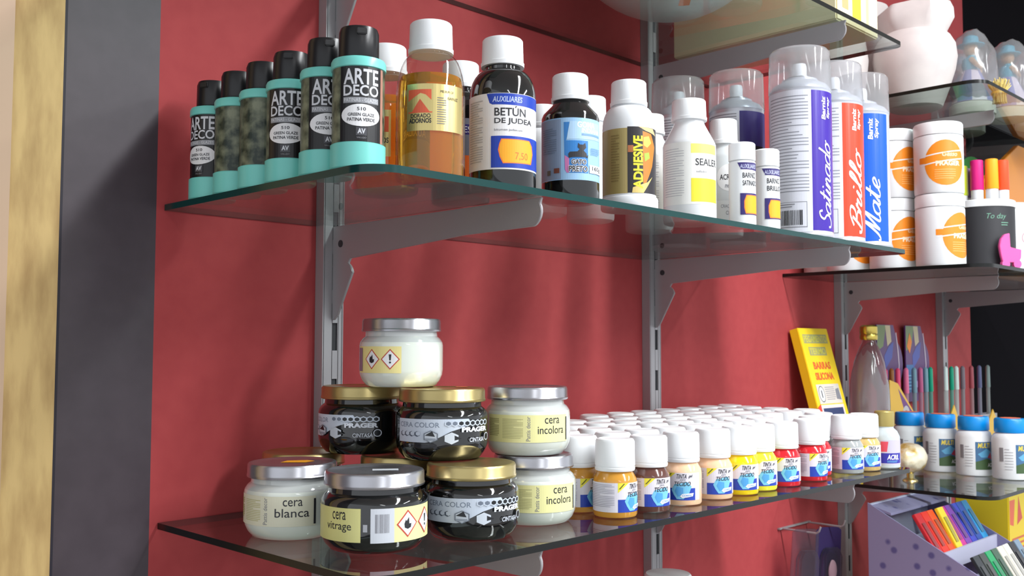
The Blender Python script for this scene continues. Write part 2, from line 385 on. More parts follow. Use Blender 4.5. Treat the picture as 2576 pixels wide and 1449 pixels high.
# ------------------------------------------------------------------ mint decorative paint bottles (left end of middle shelf)
def mint_bottle():
    r = .0220
    t = thing('paint_bottle', '-', 'bottle', (0, 0, 0), 0, 'mint and black craft paint bottles at the shelf end')
    part('body', lathe([(.018, 0), (r-.001, .0006), (r, .002), (r, .0206), (r-.0012, .021), (r-.0012, .081), (r, .0815), (r, .087), (r-.001, .0892), (.017, .0905), (.0150, .0905)]), M_MINT, t)
    c = lathe([(.0152, .0905), (.0162, .092), (.0160, .112), (.0148, .1155), (.010, .1165)], rib=(1, 2, .0004, 26))
    part('cap', c, M_BLACK, t)
    f = box(-.004, -.0172, .108, .004, -.0150, .113, bev=.0006); part('flip_tab', f, M_BLACK, t)
    a = Art(); WHT = mat((216, 218, 224), .3); P = mat((176, 128, 112), .3)
    a.rect(-64, 21.3, 66, 81, M_MOSS).rect(-18, 21.3, 17, 81, M_BLACK).rect(17, 21.3, 20.5, 81, P)
    a.text('ARTE', -15, 66.5, 14, 79, WHT, .02).text('DECO', -15, 57.3, 14, 66, WHT, .02)
    a.rect(-15, 51.6, 14, 56.2, mat((150, 152, 158), .35)).text('PATINAS - GLAZES', -14.3, 52.6, 13.3, 55.4, mat((220, 222, 226), .4))
    a.ell(-.5, 42, 16, 8.9, WH).text('510', -4, 45.6, 3, 48.3, INK, .02).text('GREEN GLAZE', -11, 41.2, 10, 43.7, INK, .02).text('PATINA VERDE', -11.5, 37.2, 10.5, 39.9, INK, .02)
    a.rect(-4.5, 25.8, 3.8, 32.5, mat((70, 70, 76), .4)).text('AV', -3.4, 27.3, 2.7, 31.4, WHT, .04).text('VALLEJO', -4, 23.2, 3.3, 24.9, mat((150, 150, 156), .4))
    a.build('label', t, cyl(r-.0012), label='wrap label, black front panel and mossy green back')
    return t
mb = mint_bottle()
for i, (x, y, o, l) in enumerate([(.0250, -.2810, 8, 'nearest mint and black craft paint bottle, at the rounded shelf corner'),
    (.0250, -.2365, 8, 'mint craft paint bottle just behind the nearest one, its black label half hidden'),
    (.0250, -.1840, -12, 'third mint craft paint bottle from the corner, its black label showing fully'),
    (.0250, -.1390, -150, 'mint craft paint bottle showing mossy green picture, beside the fully visible black label'),
    (.0250, -.0945, -150, 'mint craft paint bottle showing mossy green picture, second from the wall'),
    (.0250, -.0480, -36, 'rearmost mint craft paint bottle, nearest the wall, black label turned left')]):
    if i == 0: mb.location = (x, y, A2); mb.rotation_euler = (0, 0, face(x, y, o)); mb['label'] = l
    else: dup(mb, (x, y, A2), face(x, y, o), l)

# ------------------------------------------------------------------ glass and plastic bottles, middle shelf
def shoulder(r, z0, z1, rn, n=8):
    return [(rn+(r-rn)*math.cos(PI/2*i/n), z0+(z1-z0)*math.sin(PI/2*i/n)) for i in range(n+1)]
def bottle(label, x, y, z, r, zs, zn, rn, rc, zc, H, bodym, art=None, am=(0, 0), group=None, off=0, liquid=None, cone=False, ledge=None, lab_label=None, neckm=None):
    t = thing('bottle', label, 'bottle', (x, y, z), face(x, y, off), group)
    sh = [(r, zs), (r-.0015, zs+.004), (rn+.001, zn-.003), (rn, zn)] if cone else shoulder(r, zs, zn, rn)
    base = [(r-.004, 0), (r-.001, .0012), (r, .004)]
    if ledge: base = [(r+.0012, 0), (r+.002, .002), (r+.002, ledge-.0015), (r+.0012, ledge), (r, ledge+.0005)]
    part('body', lathe(base+sh+[(rn, zc+.004)], 56), bodym, t)
    if liquid:
        lv, lm = liquid; q = .0014
        pr = [(r-.006, .003), (r-q-.001, .004), (r-q, .007)]+[(a-q, b) for a, b in sh if b < lv]
        lo = [p for p in sh if p[1] >= lv]; last = pr[-1][0]
        pr.append((min(last, (lo[0][0]-q) if lo else last), lv)); part('liquid', lathe(pr, 56), lm, t, label='amber liquid')
    part('cap', cap_bm(rc, H-zc, zc), M_WHITE, t)
    if art: art.build('label', t, cyl(r), label=lab_label)
    return t
# large amber varnish bottle
r = .0295; fx, fy = pxmap(1080, 88, r), pymap(60, .137, .000344)
a = Art(fx, fy); GD = mat((214, 196, 132), .30, .75); RD = mat((222, 96, 62), .4)
a.rect(1022, 345, 1158, 231, GD).poly([(1026, 273), (1026, 245), (1082, 245), (1082, 271), (1068, 258), (1055, 254), (1042, 262)], RD)
a.poly([(1034, 300), (1054, 268), (1078, 300)], RD).rect(1026, 302, 1084, 299, RD)
a.text('DORADO', 1032, 314, 1080, 304, INK, .02).text('ADORNOS', 1028, 327, 1082, 315, INK, .03)
a.text('MEDIUM OF', 1104, 252, 1136, 246, INK).text('BARNIZ', 1122, 268, 1146, 261, INK).lines(1096, 330, 1118, 262, 12, GREY, .3)
BL_AMB = a
bottle('amber varnish bottle with gold label and white cap, in front, right of the mint bottles', .0985, -.284, A2, r, .070, .109, .0165, .0192, .1105, .137, M_BOTG, a, liquid=(.089, M_AMBERL), lab_label='gold metallic label')
a = Art(); a.rect(-46, 30, 22, 72, GD).text('ADORNOS', -2, 42, 20, 47, INK, .03).rect(-2, 52, 20, 66, RD)
bottle('amber varnish bottle with white cap, half hidden behind the nearest mint bottle', .113, -.205, A2, r, .070, .109, .0165, .0188, .1105, .137, M_BOTG, a, off=-35, liquid=(.087, M_AMBERL), lab_label='gold metallic label')
# judea bitumen
r = .0305; fx, fy = pxmap(1265, 85, r), pymap(102, .142, .000366)
ORP = mat((255, 128, 60), .5)
def betun_art():
    a = Art(fx, fy)
    a.rect(1181, 442, 1349.8, 256, WH)
    a.poly([(1226, 257), (1349.9, 257), (1349.9, 287), (1240, 284), (1233, 280)], BLUE).text('AUXILIARES', 1240, 278, 1314, 264, mat((190, 205, 240), .4), .02, .15)
    a.text('BETÚN', 1245, 312, 1322, 287, INK, .015).text('DE JUDEA', 1245, 334, 1336, 317, INK, .015).text('bitumen judaicum', 1245, 350, 1314, 343, GREY, .01)
    a.rect(1237, 438, 1349.8, 361, BLUE).poly([(1262, 368), (1331, 368), (1337, 380), (1339, 400), (1335, 426), (1266, 428), (1258, 412), (1254, 395), (1257, 380)], ORP)
    a.poly([(1264, 370), (1330, 370), (1335, 381), (1337, 400), (1333, 424), (1268, 426), (1260, 411), (1257, 395), (1259, 381)], ORANGE)
    a.text('7,50', 1296, 420, 1326, 400, mat((225, 110, 30), .5)).lines(1186, 424, 1217, 270, 26, LGREY, .35)
    return a
bottle('dark bitumen bottle with blue and white label and orange price sticker', .184, -.285, A2, r, .086, .112, .0165, .0197, .116, .142, M_JETG, betun_art())
a = Art(); a.rect(-46, 21, 46, 80, mat((120, 120, 134), .35)).rect(-46, 64, 46, 74, NAVY).rect(-46, 20, 46, 44, mat((240, 110, 40), .4)).text('AUXILIARES', -30, 66, 10, 72, WH)
bottle('dark bottle with white cap and orange label base, hidden behind the bitumen bottle', .205, -.205, A2, .029, .086, .110, .0165, .019, .114, .140, M_JETG, a)
# indian rubber / cat label
r = .0280; fx, fy = pxmap(1435, 72.5, r), pymap(193, .125, .000391)
LB = mat((158, 200, 236), .35); MB_ = mat((48, 128, 200), .35)
a = Art(fx, fy); a.rect(1363, 465, 1507, 313, LB).rect(1364, 463, 1412, 316, mat((150, 168, 196), .4))
a.poly([(1419, 324), (1433, 324), (1425, 369), (1478, 369), (1478, 448), (1426, 448), (1421, 440)], MB_).poly([(1421, 405), (1432, 412), (1432, 448), (1426, 448), (1422, 440)], mat((206, 120, 176), .4))
a.poly([(1434, 322), (1505, 322), (1505, 364), (1426, 366)], mat((178, 212, 240), .35))
a.text('GOMA', 1452, 337, 1494, 322, WH, .03).text('INDIANA', 1462, 349, 1504, 338, WH, .03).rect(1463, 356, 1504, 351, mat((120, 160, 200), .4))
a.poly([(1431, 412), (1430, 402), (1434, 397), (1452, 396), (1458, 390), (1453, 386), (1454, 375), (1458, 379), (1466, 379), (1471, 374), (1473, 386), (1467, 393), (1474, 400), (1475, 409), (1440, 410)], INK)
a.poly([(1472, 409), (1478, 403), (1477, 411)], INK)
a.text('GATO', 1437, 428, 1474, 414, WH, .09).text('PRETO', 1431, 446, 1477, 430, WH, .09).text('GATO', 1438, 427, 1473, 415, INK, .02).text('PRETO', 1432, 445, 1476, 431, INK, .02)
a.rect(1481, 447, 1507, 427, WH).text('160g', 1487, 443, 1505, 430, INK, .01).rect(1380, 452, 1388, 440, mat((110, 104, 96), .5)).rect(1396, 448, 1409, 436, mat((130, 74, 60), .5))
a.lines(1370, 400, 1402, 336, 12, mat((120, 136, 160), .5), .3).lines(1484, 402, 1504, 384, 4, mat((120, 160, 200), .5), .4)
bottle('dark bottle with light blue cat picture label and white cap', .272, -.290, A2, r, .082, .0985, .0165, .0185, .099, .125, M_JETG, a, cone=True)
# adhesive
r = .0272; fx, fy = pxmap(1577, 68, r), pymap(210, .133, .000412)
YG = mat((236, 226, 60), .35)
a = Art(fx, fy); a.rect(1509.5, 498, 1573, 338, mat((178, 158, 98), .4)).rect(1573, 497, 1644.5, 335, mat((44, 40, 44), .35))
a.poly([(1611, 345), (1632, 350), (1640, 380), (1634, 430), (1620, 470), (1612, 490)], mat((206, 128, 44), .35)).poly([(1613, 360), (1626, 356), (1632, 372), (1622, 385), (1613, 380)], mat((240, 200, 90), .35)).poly([(1614, 400), (1626, 396), (1628, 410), (1616, 420)], mat((170, 190, 70), .4))
a.poly([(1600, 335), (1636, 336), (1642, 352), (1618, 344)], mat((214, 190, 140), .35)).rect(1574, 398, 1588, 381, mat((180, 108, 62), .4)).poly([(1584, 497), (1612, 497), (1634, 455), (1622, 470), (1586, 484)], mat((226, 200, 120), .4))
a.text('ADHESIVE', 1587, 487, 1611, 357, YG, .04, 0, 1).lines(1533, 470, 1553, 352, 18, mat((150, 130, 78), .5), .4)
bottle('white plastic adhesive bottle with gold and black label', .354, -.298, A2, r, .084, .106, .0165, .0190, .1075, .133, M_WHITE2, a, cone=False, ledge=.012)
# three plain white capped bottles behind
for x, y, H, l in ((.323, -.205, .118, 'white bottle with white cap, hidden between the bitumen and cat label bottles'), (.397, -.210, .140, 'white bottle with white cap, hidden behind the cat label bottle')):
    bottle(l, x, y, A2, .0265, H*.62, H*.78, .016, .0185, H*.8, H, M_WHITE2, None, group='plain white bottles in the second row')
YEL = mat((238, 226, 60), .4)
def seal_art(c, hw, r, fx, fy):
    a = Art(fx, fy); a.rect(1661, 524, 1790, 372, mat((236, 236, 232), .35)).rect(1729, 400, 1789, 377, mat((240, 236, 120), .4)).rect(1729, 518, 1790, 461, YEL)
    a.text('SEALER', 1740, 430, 1789.5, 413, INK, .01).text('sellador', 1742, 447, 1768, 442, GREY).lines(1666, 505, 1712, 385, 20, LGREY, .25)
    return a
r = .0300; fx, fy = pxmap(1725, 67, r), pymap(258, .143, .000463)
bottle('milky sealer bottle with yellow block label, in the front row', .495, -.275, A2, r, .090, .117, .017, .0202, .119, .143, mat((226, 228, 230), .25), seal_art(1725, 67, r, fx, fy), cone=True)
bottle('milky bottle with yellow label, hidden between the adhesive and sealer bottles', .523, -.197, A2, .029, .090, .117, .017, .0195, .119, .143, mat((226, 228, 230), .25), seal_art(1725, 67, r, fx, fy), cone=True, off=35)
a = Art(); a.ell(1, 73, 15, 17, WH).text('ACRYLIC', -10, 70, 14, 77, INK, .02).text('medium', -4, 60, 10, 66, GREY, .02, .3).rect(-24, 8, 24, 44, mat((214, 216, 218), .4))
a.text('CRAQUELADOR', -9, 34, 20, 39, GREY, .01).text('CRACKLE', -3, 26, 16, 31, GREY, .01).text('(1)', 3, 10, 9, 20, GREY, .02)
bottle('slim milky crackle medium bottle with round white label, left of the small varnishes', .634, -.232, A2, .0235, .100, .116, .015, .0180, .118, .150, mat((206, 210, 212), .25), a, cone=True, off=12)
# two small varnish bottles
def small_varnish(l, x, w2):
    r = .0155; t = thing('bottle', l, 'bottle', (x, -.302, A2), face(x, -.302, 6), 'small white varnish bottles with orange stickers')
    part('body', lathe([(r-.002, 0), (r, .0015), (r, .0765), (r-.0015, .078), (.012, .0785)]), M_WHITE2, t)
    part('cap', lathe([(r-.001, .0785), (r, .079), (r, .098), (r-.0015, .0995), (.01, .1)], rib=(1, 2, .0002, 40)), M_WHITE, t)
    a = Art(); a.poly([(-7, 75), (22, 75), (22, 66), (-3, 67)], NAVY).text('AUXILIARES', -4, 68, 18, 73, mat((200, 205, 235), .4), .01, .15)
    a.text('BARNIZ', -1, 57, 17, 63, INK, .01).text(w2, -1, 48, 19, 54, INK, .01).rect(-4, 14, 24, 39, NAVY).poly([(2, 15), (20, 15), (20, 37), (3, 37), (.4, 30), (.4, 22)], ORP).poly([(2.6, 16), (20, 16), (20, 36), (3.6, 36), (1.2, 30), (1.2, 22)], mat((255, 178, 30), .5))
    a.build('label', t, cyl(r)); return t
small_varnish('small white satin varnish bottle with orange sticker, the left of two', .563, 'SATINADO')
small_varnish('small white gloss varnish bottle with orange sticker, touching the big spray can', .618, 'BRILLO')

# ------------------------------------------------------------------ spray cans
def spray(l, x, y, stripe, word, off=0, lower=None, r=.039):
    t = thing('spray_can', l, 'spray can', (x, y, A2), face(x, y, off), 'varnish spray cans with clear caps')
    part('can_body', lathe([(r-.003, 0), (r-.0005, .001), (r, .003), (r-.0008, .005), (r-.0012, .190), (r-.0006, .1915), (r-.001, .193), (r-.006, .200), (r-.017, .206), (r-.0175, .2085), (r-.021, .209)], 64), mat((205, 208, 216), .3, .35), t)
    part('valve_cup', lathe([(.0165, .206), (.0172, .209), (.0165, .2115), (.010, .2105), (.004, .212)], 32), mat((150, 152, 156), .3, .8), t)
    nz = lathe([(.0055, .211), (.0090, .213), (.0092, .226), (.0080, .2300), (.004, .231)], 24); box(-.001, -.0078, .2165, .001, -.006, .2195, nz)
    part('nozzle', nz, M_WHITE, t)
    cp = lathe([(r-.0005, .190), (r-.0002, .192), (r-.0015, .243), (r-.004, .2463), (r-.01, .247)], 64, cap=False)
    bmesh.ops.create_circle(cp, cap_ends=True, radius=r-.01, segments=64, matrix=Matrix.Translation((0, 0, .247)))
    part('clear_cap', cp, M_CLEARP, t, label='transparent over-cap')
    a = Art(); k = r-.0007; H = 1000*PI*k
    if lower: a.rect(-H*.98, 6, H*.98, 186, mat((214, 216, 224), .3)).rect(-H*.98, 6, H*.98, 138, mat((30, 28, 36), .25)).rect(4, 138, H*.6, 186, stripe).lines(-48, 142, 0, 184, 11, GREY, .3).ell(12, 112, 4, 6, GREY).ell(30, 106, 5, 7, GREY)
    else:
        a.rect(-H*.98, 6, 16, 188, mat((214, 216, 226), .3)).rect(16, 8, 62, 187, stripe).lines(-44, 56, 12, 182, 30, mat((140, 142, 152), .5), .28, 5)
        a.rect(-40, 12, 9, 13, GREY).rect(-40, 44, 9, 44.6, GREY).rect(8.6, 12, 9, 44.6, GREY).bars(-34, 15, 4, 34, 17, INK, 4).lines(-38, 37, -6, 43, 2, GREY, .4)
        a.script(word, 24, 12, 46, 118 if len(word) > 5 else 92, WH, .105)
        a.text('Barniz', 30, 150, 37, 180, WH, .03, .1, 1).text('Spray', 39, 152, 46, 180, WH, .03, .1, 1)
    a.build('label', t, cyl(k), ds=3)
    return t
PUR = mat((62, 34, 158), .3); RED = mat((232, 66, 34), .3); CBL = mat((6, 88, 196), .3)
spray('nearest clear capped spray can with purple stripe', .727, -.289, PUR, 'Satinado', -3, r=.0400)
spray('clear capped spray can with red stripe, in the front row', .820, -.289, RED, 'Brillo', -8)
spray('clear capped spray can with blue stripe, at the right shelf end', .903, -.289, CBL, 'Mate', -32)
spray('dark bottomed spray can with purple band, behind the small varnish bottles', .762, -.172, NAVY, '', 0, True)
spray('spray can hidden behind the sealer bottle, only its clear cap showing', .7346, -.092, NAVY, '', 40, True)

# ------------------------------------------------------------------ wax jars on the lower shelf
HJ = .0655
def jar_profile(r, k=1.0):
    return [(r*.70, .0008), (r*.76, 0), (r*.84, .0012), (r*.93, .006), (r*.985, .0115), (r, .0165), (r, .0395), (r*.985, .0425), (r*.93, .0460), (r*.865, .0482), (r*.85, .0540)]
def lid(name, r, m, t, lbl=None):
    R_ = r*.945
    return part(name, lathe([(R_-.001, .0525), (R_, .0530), (R_+.0004, .0545), (R_-.0002, .0556), (R_-.0003, .0630), (R_-.0012, .0648), (R_-.0026, .0653), (R_-.0045, .0650), (R_-.0055, .0644), (R_*.5, .0644)], 72), m, t, label=lbl)
def haz(a, cx, cy, s, kind):
    RB = mat((196, 70, 56), .4)
    a.poly([(cx-s, cy), (cx, cy-s*1.05), (cx+s, cy), (cx, cy+s*1.05)], RB).poly([(cx-s*.86, cy), (cx, cy-s*.9), (cx+s*.86, cy), (cx, cy+s*.9)], WH)
    if kind: a.poly([(cx-s*.3, cy-s*.3), (cx, cy-s*.42), (cx+s*.3, cy-s*.3), (cx+s*.34, cy), (cx+s*.14, cy-s*.02), (cx+s*.1, cy+s*.5), (cx-s*.12, cy+s*.2), (cx-s*.2, cy+s*.32), (cx-s*.34, cy)], INK)
    else: a.poly([(cx-s*.08, cy-s*.12), (cx+s*.08, cy-s*.12), (cx+s*.14, cy+s*.5), (cx-s*.14, cy+s*.5)], INK).ell(cx, cy-s*.32, s*.11, s*.11, INK, 12)
CREAM = mat((238, 234, 166), .35)
def jar_root(l, x, y, lv, r, off, grp): return thing('wax_jar', l, 'jar', (x, y, A3+lv*HJ), face(x, y, off), grp)
def prager_jar(l, x, y, lv, off=0, r=.0430):
    t = jar_root(l, x, y, lv, r, off, 'dark wax jars with gold lids')
    part('glass_body', lathe(jar_profile(r), 72), M_JETG, t)
    lid('lid', r, M_GOLD, t, 'gold metal lid')
    a = Art(lambda p: p*1.32+2); SL = mat((200, 210, 224), .35); DK = mat((26, 28, 32), .3)
    a.poly([(-37, 17.5), (-12, 17.5), (-8, 18.5), (6, 27.5), (22, 33.5), (19, 38.5), (-37, 38.5)], SL)
    a.text('CERA COLOR', -35, 31, -2, 35.5, mat((120, 132, 150), .4), .01)
    def hexa(cx, cy, s, m): a.poly([(cx+s*math.cos(PI/6+PI/3*i), cy+s*math.sin(PI/6+PI/3*i)) for i in range(6)], m)
    for i in range(4): hexa(-32+i*4.6, 25, 2.5, mat((82, 92, 108), .4)); hexa(-31.2+i*4.6, 25.4, 2.0, SL)
    for i in range(8): hexa(4+i*4.5, 34.6, 2.9, SL); hexa(4+i*4.5, 34.6, 1.9, DK if i > 1 else mat((110, 120, 136), .4))
    hexa(-8, 23, 5.6, mat((110, 118, 130), .3)); hexa(-8, 23, 4.7, mat((190, 198, 208), .3)); a.poly([(-12, 24), (-7, 28), (-5, 23)], DK).rect(-12, 19.5, -4.5, 21.5, mat((140, 148, 160), .3))
    hexa(6, 21.5, 5.4, mat((200, 208, 218), .35)); a.poly([(8, 24), (13, 21), (8, 19.5)], DK)
    a.text('PRAGER', 13, 26.6, 37, 31.2, mat((214, 220, 230), .35), .06).text('CINTASA', 19, 17.5, 33, 21.5, mat((190, 196, 206), .35), .03, .1)
    a.ell(36.5, 21.5, 3.2, 3.6, mat((190, 196, 206), .35)).ell(36.5, 21.5, 2.4, 2.8, DK)
    a.build('label', t, cyl(r), label='grey and black printed label')
    return t
def cera_jar(l, x, y, lv, off, lines, dark=False, r=.0425, kind=0):
    t = jar_root(l, x, y, lv, r, off, None if dark else 'pale wax jars with silver lids')
    part('glass_body', lathe(jar_profile(r), 72, mi=[0]*7+[1]*3+[1]), [M_JETG if dark else M_WAX, M_JETG if dark else mat((196, 200, 198), .1, 0, 1)], t)
    lid('lid', r, M_SILV, t, 'silver metal lid')
    a = Art()
    if kind == 0:                                   # cream label, two words, small print
        a.rect(-70, 13.5, 21, 39.3, CREAM if lines[1] != 'blanca' else mat((222, 220, 196), .35))
        a.text(lines[0], -8, 31, 9, 36.5, INK, .005).text(lines[1], -15, 21.5, 15, 29, INK, .005)
        a.text('Pattis decor', -26, 15, -22, 38, GREY, .0, 0, 1).lines(-50, 17, -29, 36, 13, mat((190, 186, 130), .5), .35).lines(-68, 19, -54, 36, 11, mat((176, 170, 110), .5), .5)
        a.rect(19, 15, 21, 37, INK)
    elif kind == 1:                                 # two labels, bar code and hazard diamonds
        a.rect(-66, 11.5, -11, 38.5, mat((226, 222, 146), .35)).text('cera', -38, 29, -24, 35.5, INK, .005).text('vitrage', -45, 19, -19, 27, INK, .005)
        a.rect(-3, 11, 64, 38.5, CREAM).rect(-3, 11, 16.5, 38.5, mat((208, 212, 220), .35)).bars(.7, 19, 12.5, 34, 13, GREY).rect(-9, 20, -5.5, 26, mat((170, 172, 178), .35))
        haz(a, 29, 25, 10.6, True); haz(a, 51.5, 25, 10.6, False)
    else:
        a.rect(-54, 13.5, 0, 38.5, mat((240, 226, 152), .35)); haz(a, -30.5, 26.5, 9.2, True); haz(a, -10.6, 26.5, 9.2, False); a.rect(-54, 15, -45, 37, mat((150, 120, 140), .4))
    a.build('label', t, cyl(r))
    return t
prager_jar('dark wax jar with gold lid standing on the glass beside the pale jar, front row', .172, -.258, 0, 1)
pj = prager_jar('dark wax jar with gold lid in the second layer, centre, above the front row', .176, -.213, 1, -2)
st = Art(); st.poly([(-4, -6), (8, -3), (7, 7), (-3, 5)], mat((250, 130, 90), .5)); st.build('sticker', pj, flat((.016, .022, .0650), (1, 0, 0), (0, 1, 0), (0, 0, 1)), label='orange sticker on the lid')
prager_jar('dark wax jar with gold lid in the second layer, leftmost, in front of the upright', .155, -.117, 1, -48)
prager_jar('dark wax jar with gold lid on the glass, hidden behind the silver lidded dark jar', .1700, -.1620, 0, -30)
prager_jar('dark wax jar with gold lid on the glass, rearmost near the wall', .1180, -.0700, 0, 20)
vj = cera_jar('brown black wax jar with silver lid and hazard diamonds, nearest on the shelf', .078, -.238, 0, 0, ('cera', 'vitrage'), True, .0450, 1)

st = Art(); st.rect(-4, -4, 18, 8, mat((200, 208, 214), .4)); st.build('sticker', vj, flat((.002, -.004, .0646), (1, 0, 0), (0, 1, 0), (0, 0, 1)), label='small pale blue sticker on the lid')
wj = cera_jar('pale white wax jar with silver lid and orange sticker, far left', .060, -.140, 0, 0, ('cera', 'blanca'), r=.0425)
st = Art(); st.poly([(-14, -4), (8, -8), (17, 3), (10, 11), (-8, 10)], ORANGE); st.build('sticker', wj, flat((.003, 0, .0646), (1, 0, 0), (0, 1, 0), (0, 0, 1)), label='orange price sticker on the lid')
cera_jar('pale colourless wax jar on the glass, under another one like it', .2665, -.246, 0, 38, ('cera', 'incolora'), r=.0415)
cera_jar('pale colourless wax jar stacked on top of another one like it', .2630, -.241, 1, 34, ('cera', 'incolora'), r=.0420)
cera_jar('pale wax jar with hazard diamonds, alone at the very top of the stack', .1660, -.1640, 2, 0, ('', ''), r=.0405, kind=2)

# ------------------------------------------------------------------ fabric paint bottles on the lower shelf
def tinta(col, name_l, first={}):
    k = col
    if k in first: return first[k]
    r = .0222; t = thing('paint_bottle', name_l, 'bottle', (0, 0, 0), 0, 'small white capped fabric paint bottles on the lower shelf')
    part('body', lathe([(r-.003, 0), (r-.0008, .001), (r, .003), (r, .034), (r-.0008, .038), (r-.004, .0435), (r-.0055, .0455), (r-.006, .048)], 40), mat(col, .15, 0, .5), t)
    part('cap', lathe([(.0196, .0455), (.0202, .047), (.0202, .049), (.0196, .0495), (.0196, .050), (.0202, .0505), (.0198, .0745), (.0185, .0768), (.016, .0775), (.0155, .0772), (.008, .0770)], rib=(5, 6, .00018, 44)), M_WHITE, t)
    a = Art(lambda p: p*1.15, lambda q: 6.2+(q-8)*1.2); a.rect(-42, 8, 30, 32, mat((226, 222, 232), .35)).rect(-5, 8, 24, 18.5, mat((34, 66, 176), .35)).poly([(-5, 32), (-5, 24), (5, 32)], YEL).poly([(-4.4, 27), (-3, 27), (1.5, 31.5), (0, 31.5)], mat((110, 110, 30), .5))
    a.poly([(1, 17), (4, 22), (16, 24), (20, 20), (17, 13), (12, 9), (6, 9), (3, 13)], SKY).poly([(4, 16), (6, 20), (12, 19), (12, 13), (7, 11)], mat((80, 160, 220), .35))
    a.text('TINTA', 6, 27, 15, 31, INK, .01, .3).text('gel', 17, 27.4, 21, 30.6, INK, .01, .3).text('para', 9, 24.6, 14, 26.6, GREY, .01, .2).text('TECIDO', 4, 20.6, 19, 24.4, INK, .01, .3)
    a.poly([(9, 11.5), (11, 13.6), (22, 14.4), (21, 11.4), (11, 10)], WH).text('CORFIX', 11, 11.3, 20, 13, mat((90, 150, 210), .4), .02)
    a.lines(-38, 12, -8, 31, 14, mat((160, 158, 172), .5), .3)
    a.build('label', t, cyl(r))
    first[k] = t; t['used'] = 0; return t
cols = dict(ochre=(206, 146, 52), brown=(96, 60, 52), peach=(244, 200, 162), yellow=(250, 214, 10), lemon=(246, 238, 60), red=(210, 30, 44), grey=(160, 164, 164), gold=(208, 176, 112), green=(60, 130, 80), blue=(50, 80, 170), black=(40, 38, 42), white=(225, 225, 222), violet=(110, 60, 140), pink=(220, 100, 140))
def put(col, x, y, off, l):
    t = tinta(cols[col], l)
    if not t['used']:
        t['used'] = 1; t.location = (x, y, A3); t.rotation_euler = (0, 0, face(x, y, off)); t['label'] = l; return t
    n = dup(t, (x, y, A3), face(x, y, off), l); return n
FR = [('ochre', .345, -.2850, 22, 'ochre fabric paint bottle in the front row, first from the wax jars'),
 ('brown', .398, -.2870, 4, 'brown fabric paint bottle in the front row'),
 ('peach', .458, -.2860, -30, 'peach fabric paint bottle in the front row, label turned left, beside the brown one'),
 ('peach', .518, -.2870, -2, 'peach fabric paint bottle in the front row, beside the deep yellow one'),
 ('yellow', .568, -.2900, -8, 'deep yellow fabric paint bottle in the front row'),
 ('lemon', .6135, -.2880, -2, 'lemon yellow fabric paint bottle in the front row'),
 ('red', .666, -.2900, -6, 'red fabric paint bottle beside the lemon yellow one, first of the reds'),
 ('red', .735, -.2900, 16, 'red fabric paint bottle in the front row, middle of the three reds'),
 ('red', .786, -.2700, -4, 'red fabric paint bottle half hidden beside the silver grey one'),
 ('grey', .838, -.2900, 0, 'silver grey fabric paint bottle in the front row'),
 ('gold', .8835, -.2930, 0, 'pale gold fabric paint bottle, last of the white capped ones'),
 ('ochre', .3440, -.2370, 20, 'ochre fabric paint bottle half hidden behind the pale wax jar')]
for c, x, y, o, l in FR: put(c, x, y, o, l)
random.seed(11)
rows = [(-.2380, .400, .86, ['brown', 'peach', 'white', 'yellow', 'lemon', 'red', 'red', 'black', 'red', 'grey']),
        (-.1900, .372, .915, ['ochre', 'brown', 'peach', 'pink', 'yellow', 'green', 'red', 'violet', 'blue', 'grey', 'gold']),
        (-.1430, .440, .91, ['brown', 'white', 'pink', 'green', 'lemon', 'red', 'blue', 'black', 'violet', 'grey']),
        (-.0960, .495, .91, ['ochre', 'green', 'blue', 'violet', 'pink', 'black', 'red', 'green', 'blue']),
        (-.0480, .595, .93, ['green', 'blue', 'black', 'white', 'violet', 'brown', 'blue'])]
nth = ['first', 'second', 'third', 'fourth', 'fifth', 'sixth', 'seventh', 'eighth', 'ninth', 'tenth', 'eleventh']
rn = ['second', 'third', 'fourth', 'fifth', 'rearmost']
for q, (y, x0, x1, cs) in enumerate(rows):
    n = len(cs)
    for i, c in enumerate(cs):
        x = x0+(x1-x0)*i/(n-1)+random.uniform(-.001, .001); yy = y+random.uniform(-.0008, .0008)
        if q == 0 and abs(x-.788) < .046: continue
        put(c, x, yy, random.uniform(-30, 30), 'white capped fabric paint bottle, %s from the left in the %s row' % (nth[i], rn[q]))
# small clear craft bottle with a gold cap, last on the lower shelf
t = thing('bottle', 'small clear craft paint bottle with gold cap at the right end of the lower shelf', 'bottle', (.927, -.3035, A3), face(.927, -.3035, 8))
part('body', lathe([(.018, 0), (.0205, .002), (.0205, .044), (.017, .052), (.0125, .056), (.0125, .060)]), mat((190, 198, 200), .1, 0, .6), t)
part('cap', lathe([(.0128, .058), (.0132, .059), (.0132, .078), (.012, .0795), (.006, .08)], rib=(1, 2, .0002, 30)), mat((176, 158, 92), .4, .3), t, label='gold cap')
a = Art(); a.rect(-30, 6, 30, 40, mat((196, 190, 206), .35)).rect(-8, 8, 24, 22, mat((48, 44, 160), .35)).poly([(-8, 38), (2, 38), (0, 24), (-8, 24)], mat((214, 70, 90), .4)).text('ACRIL', 0, 13, 18, 20, WH, .03, .2).lines(0, 9, 16, 12, 2, SKY)
a.build('label', t, cyl(.0205))

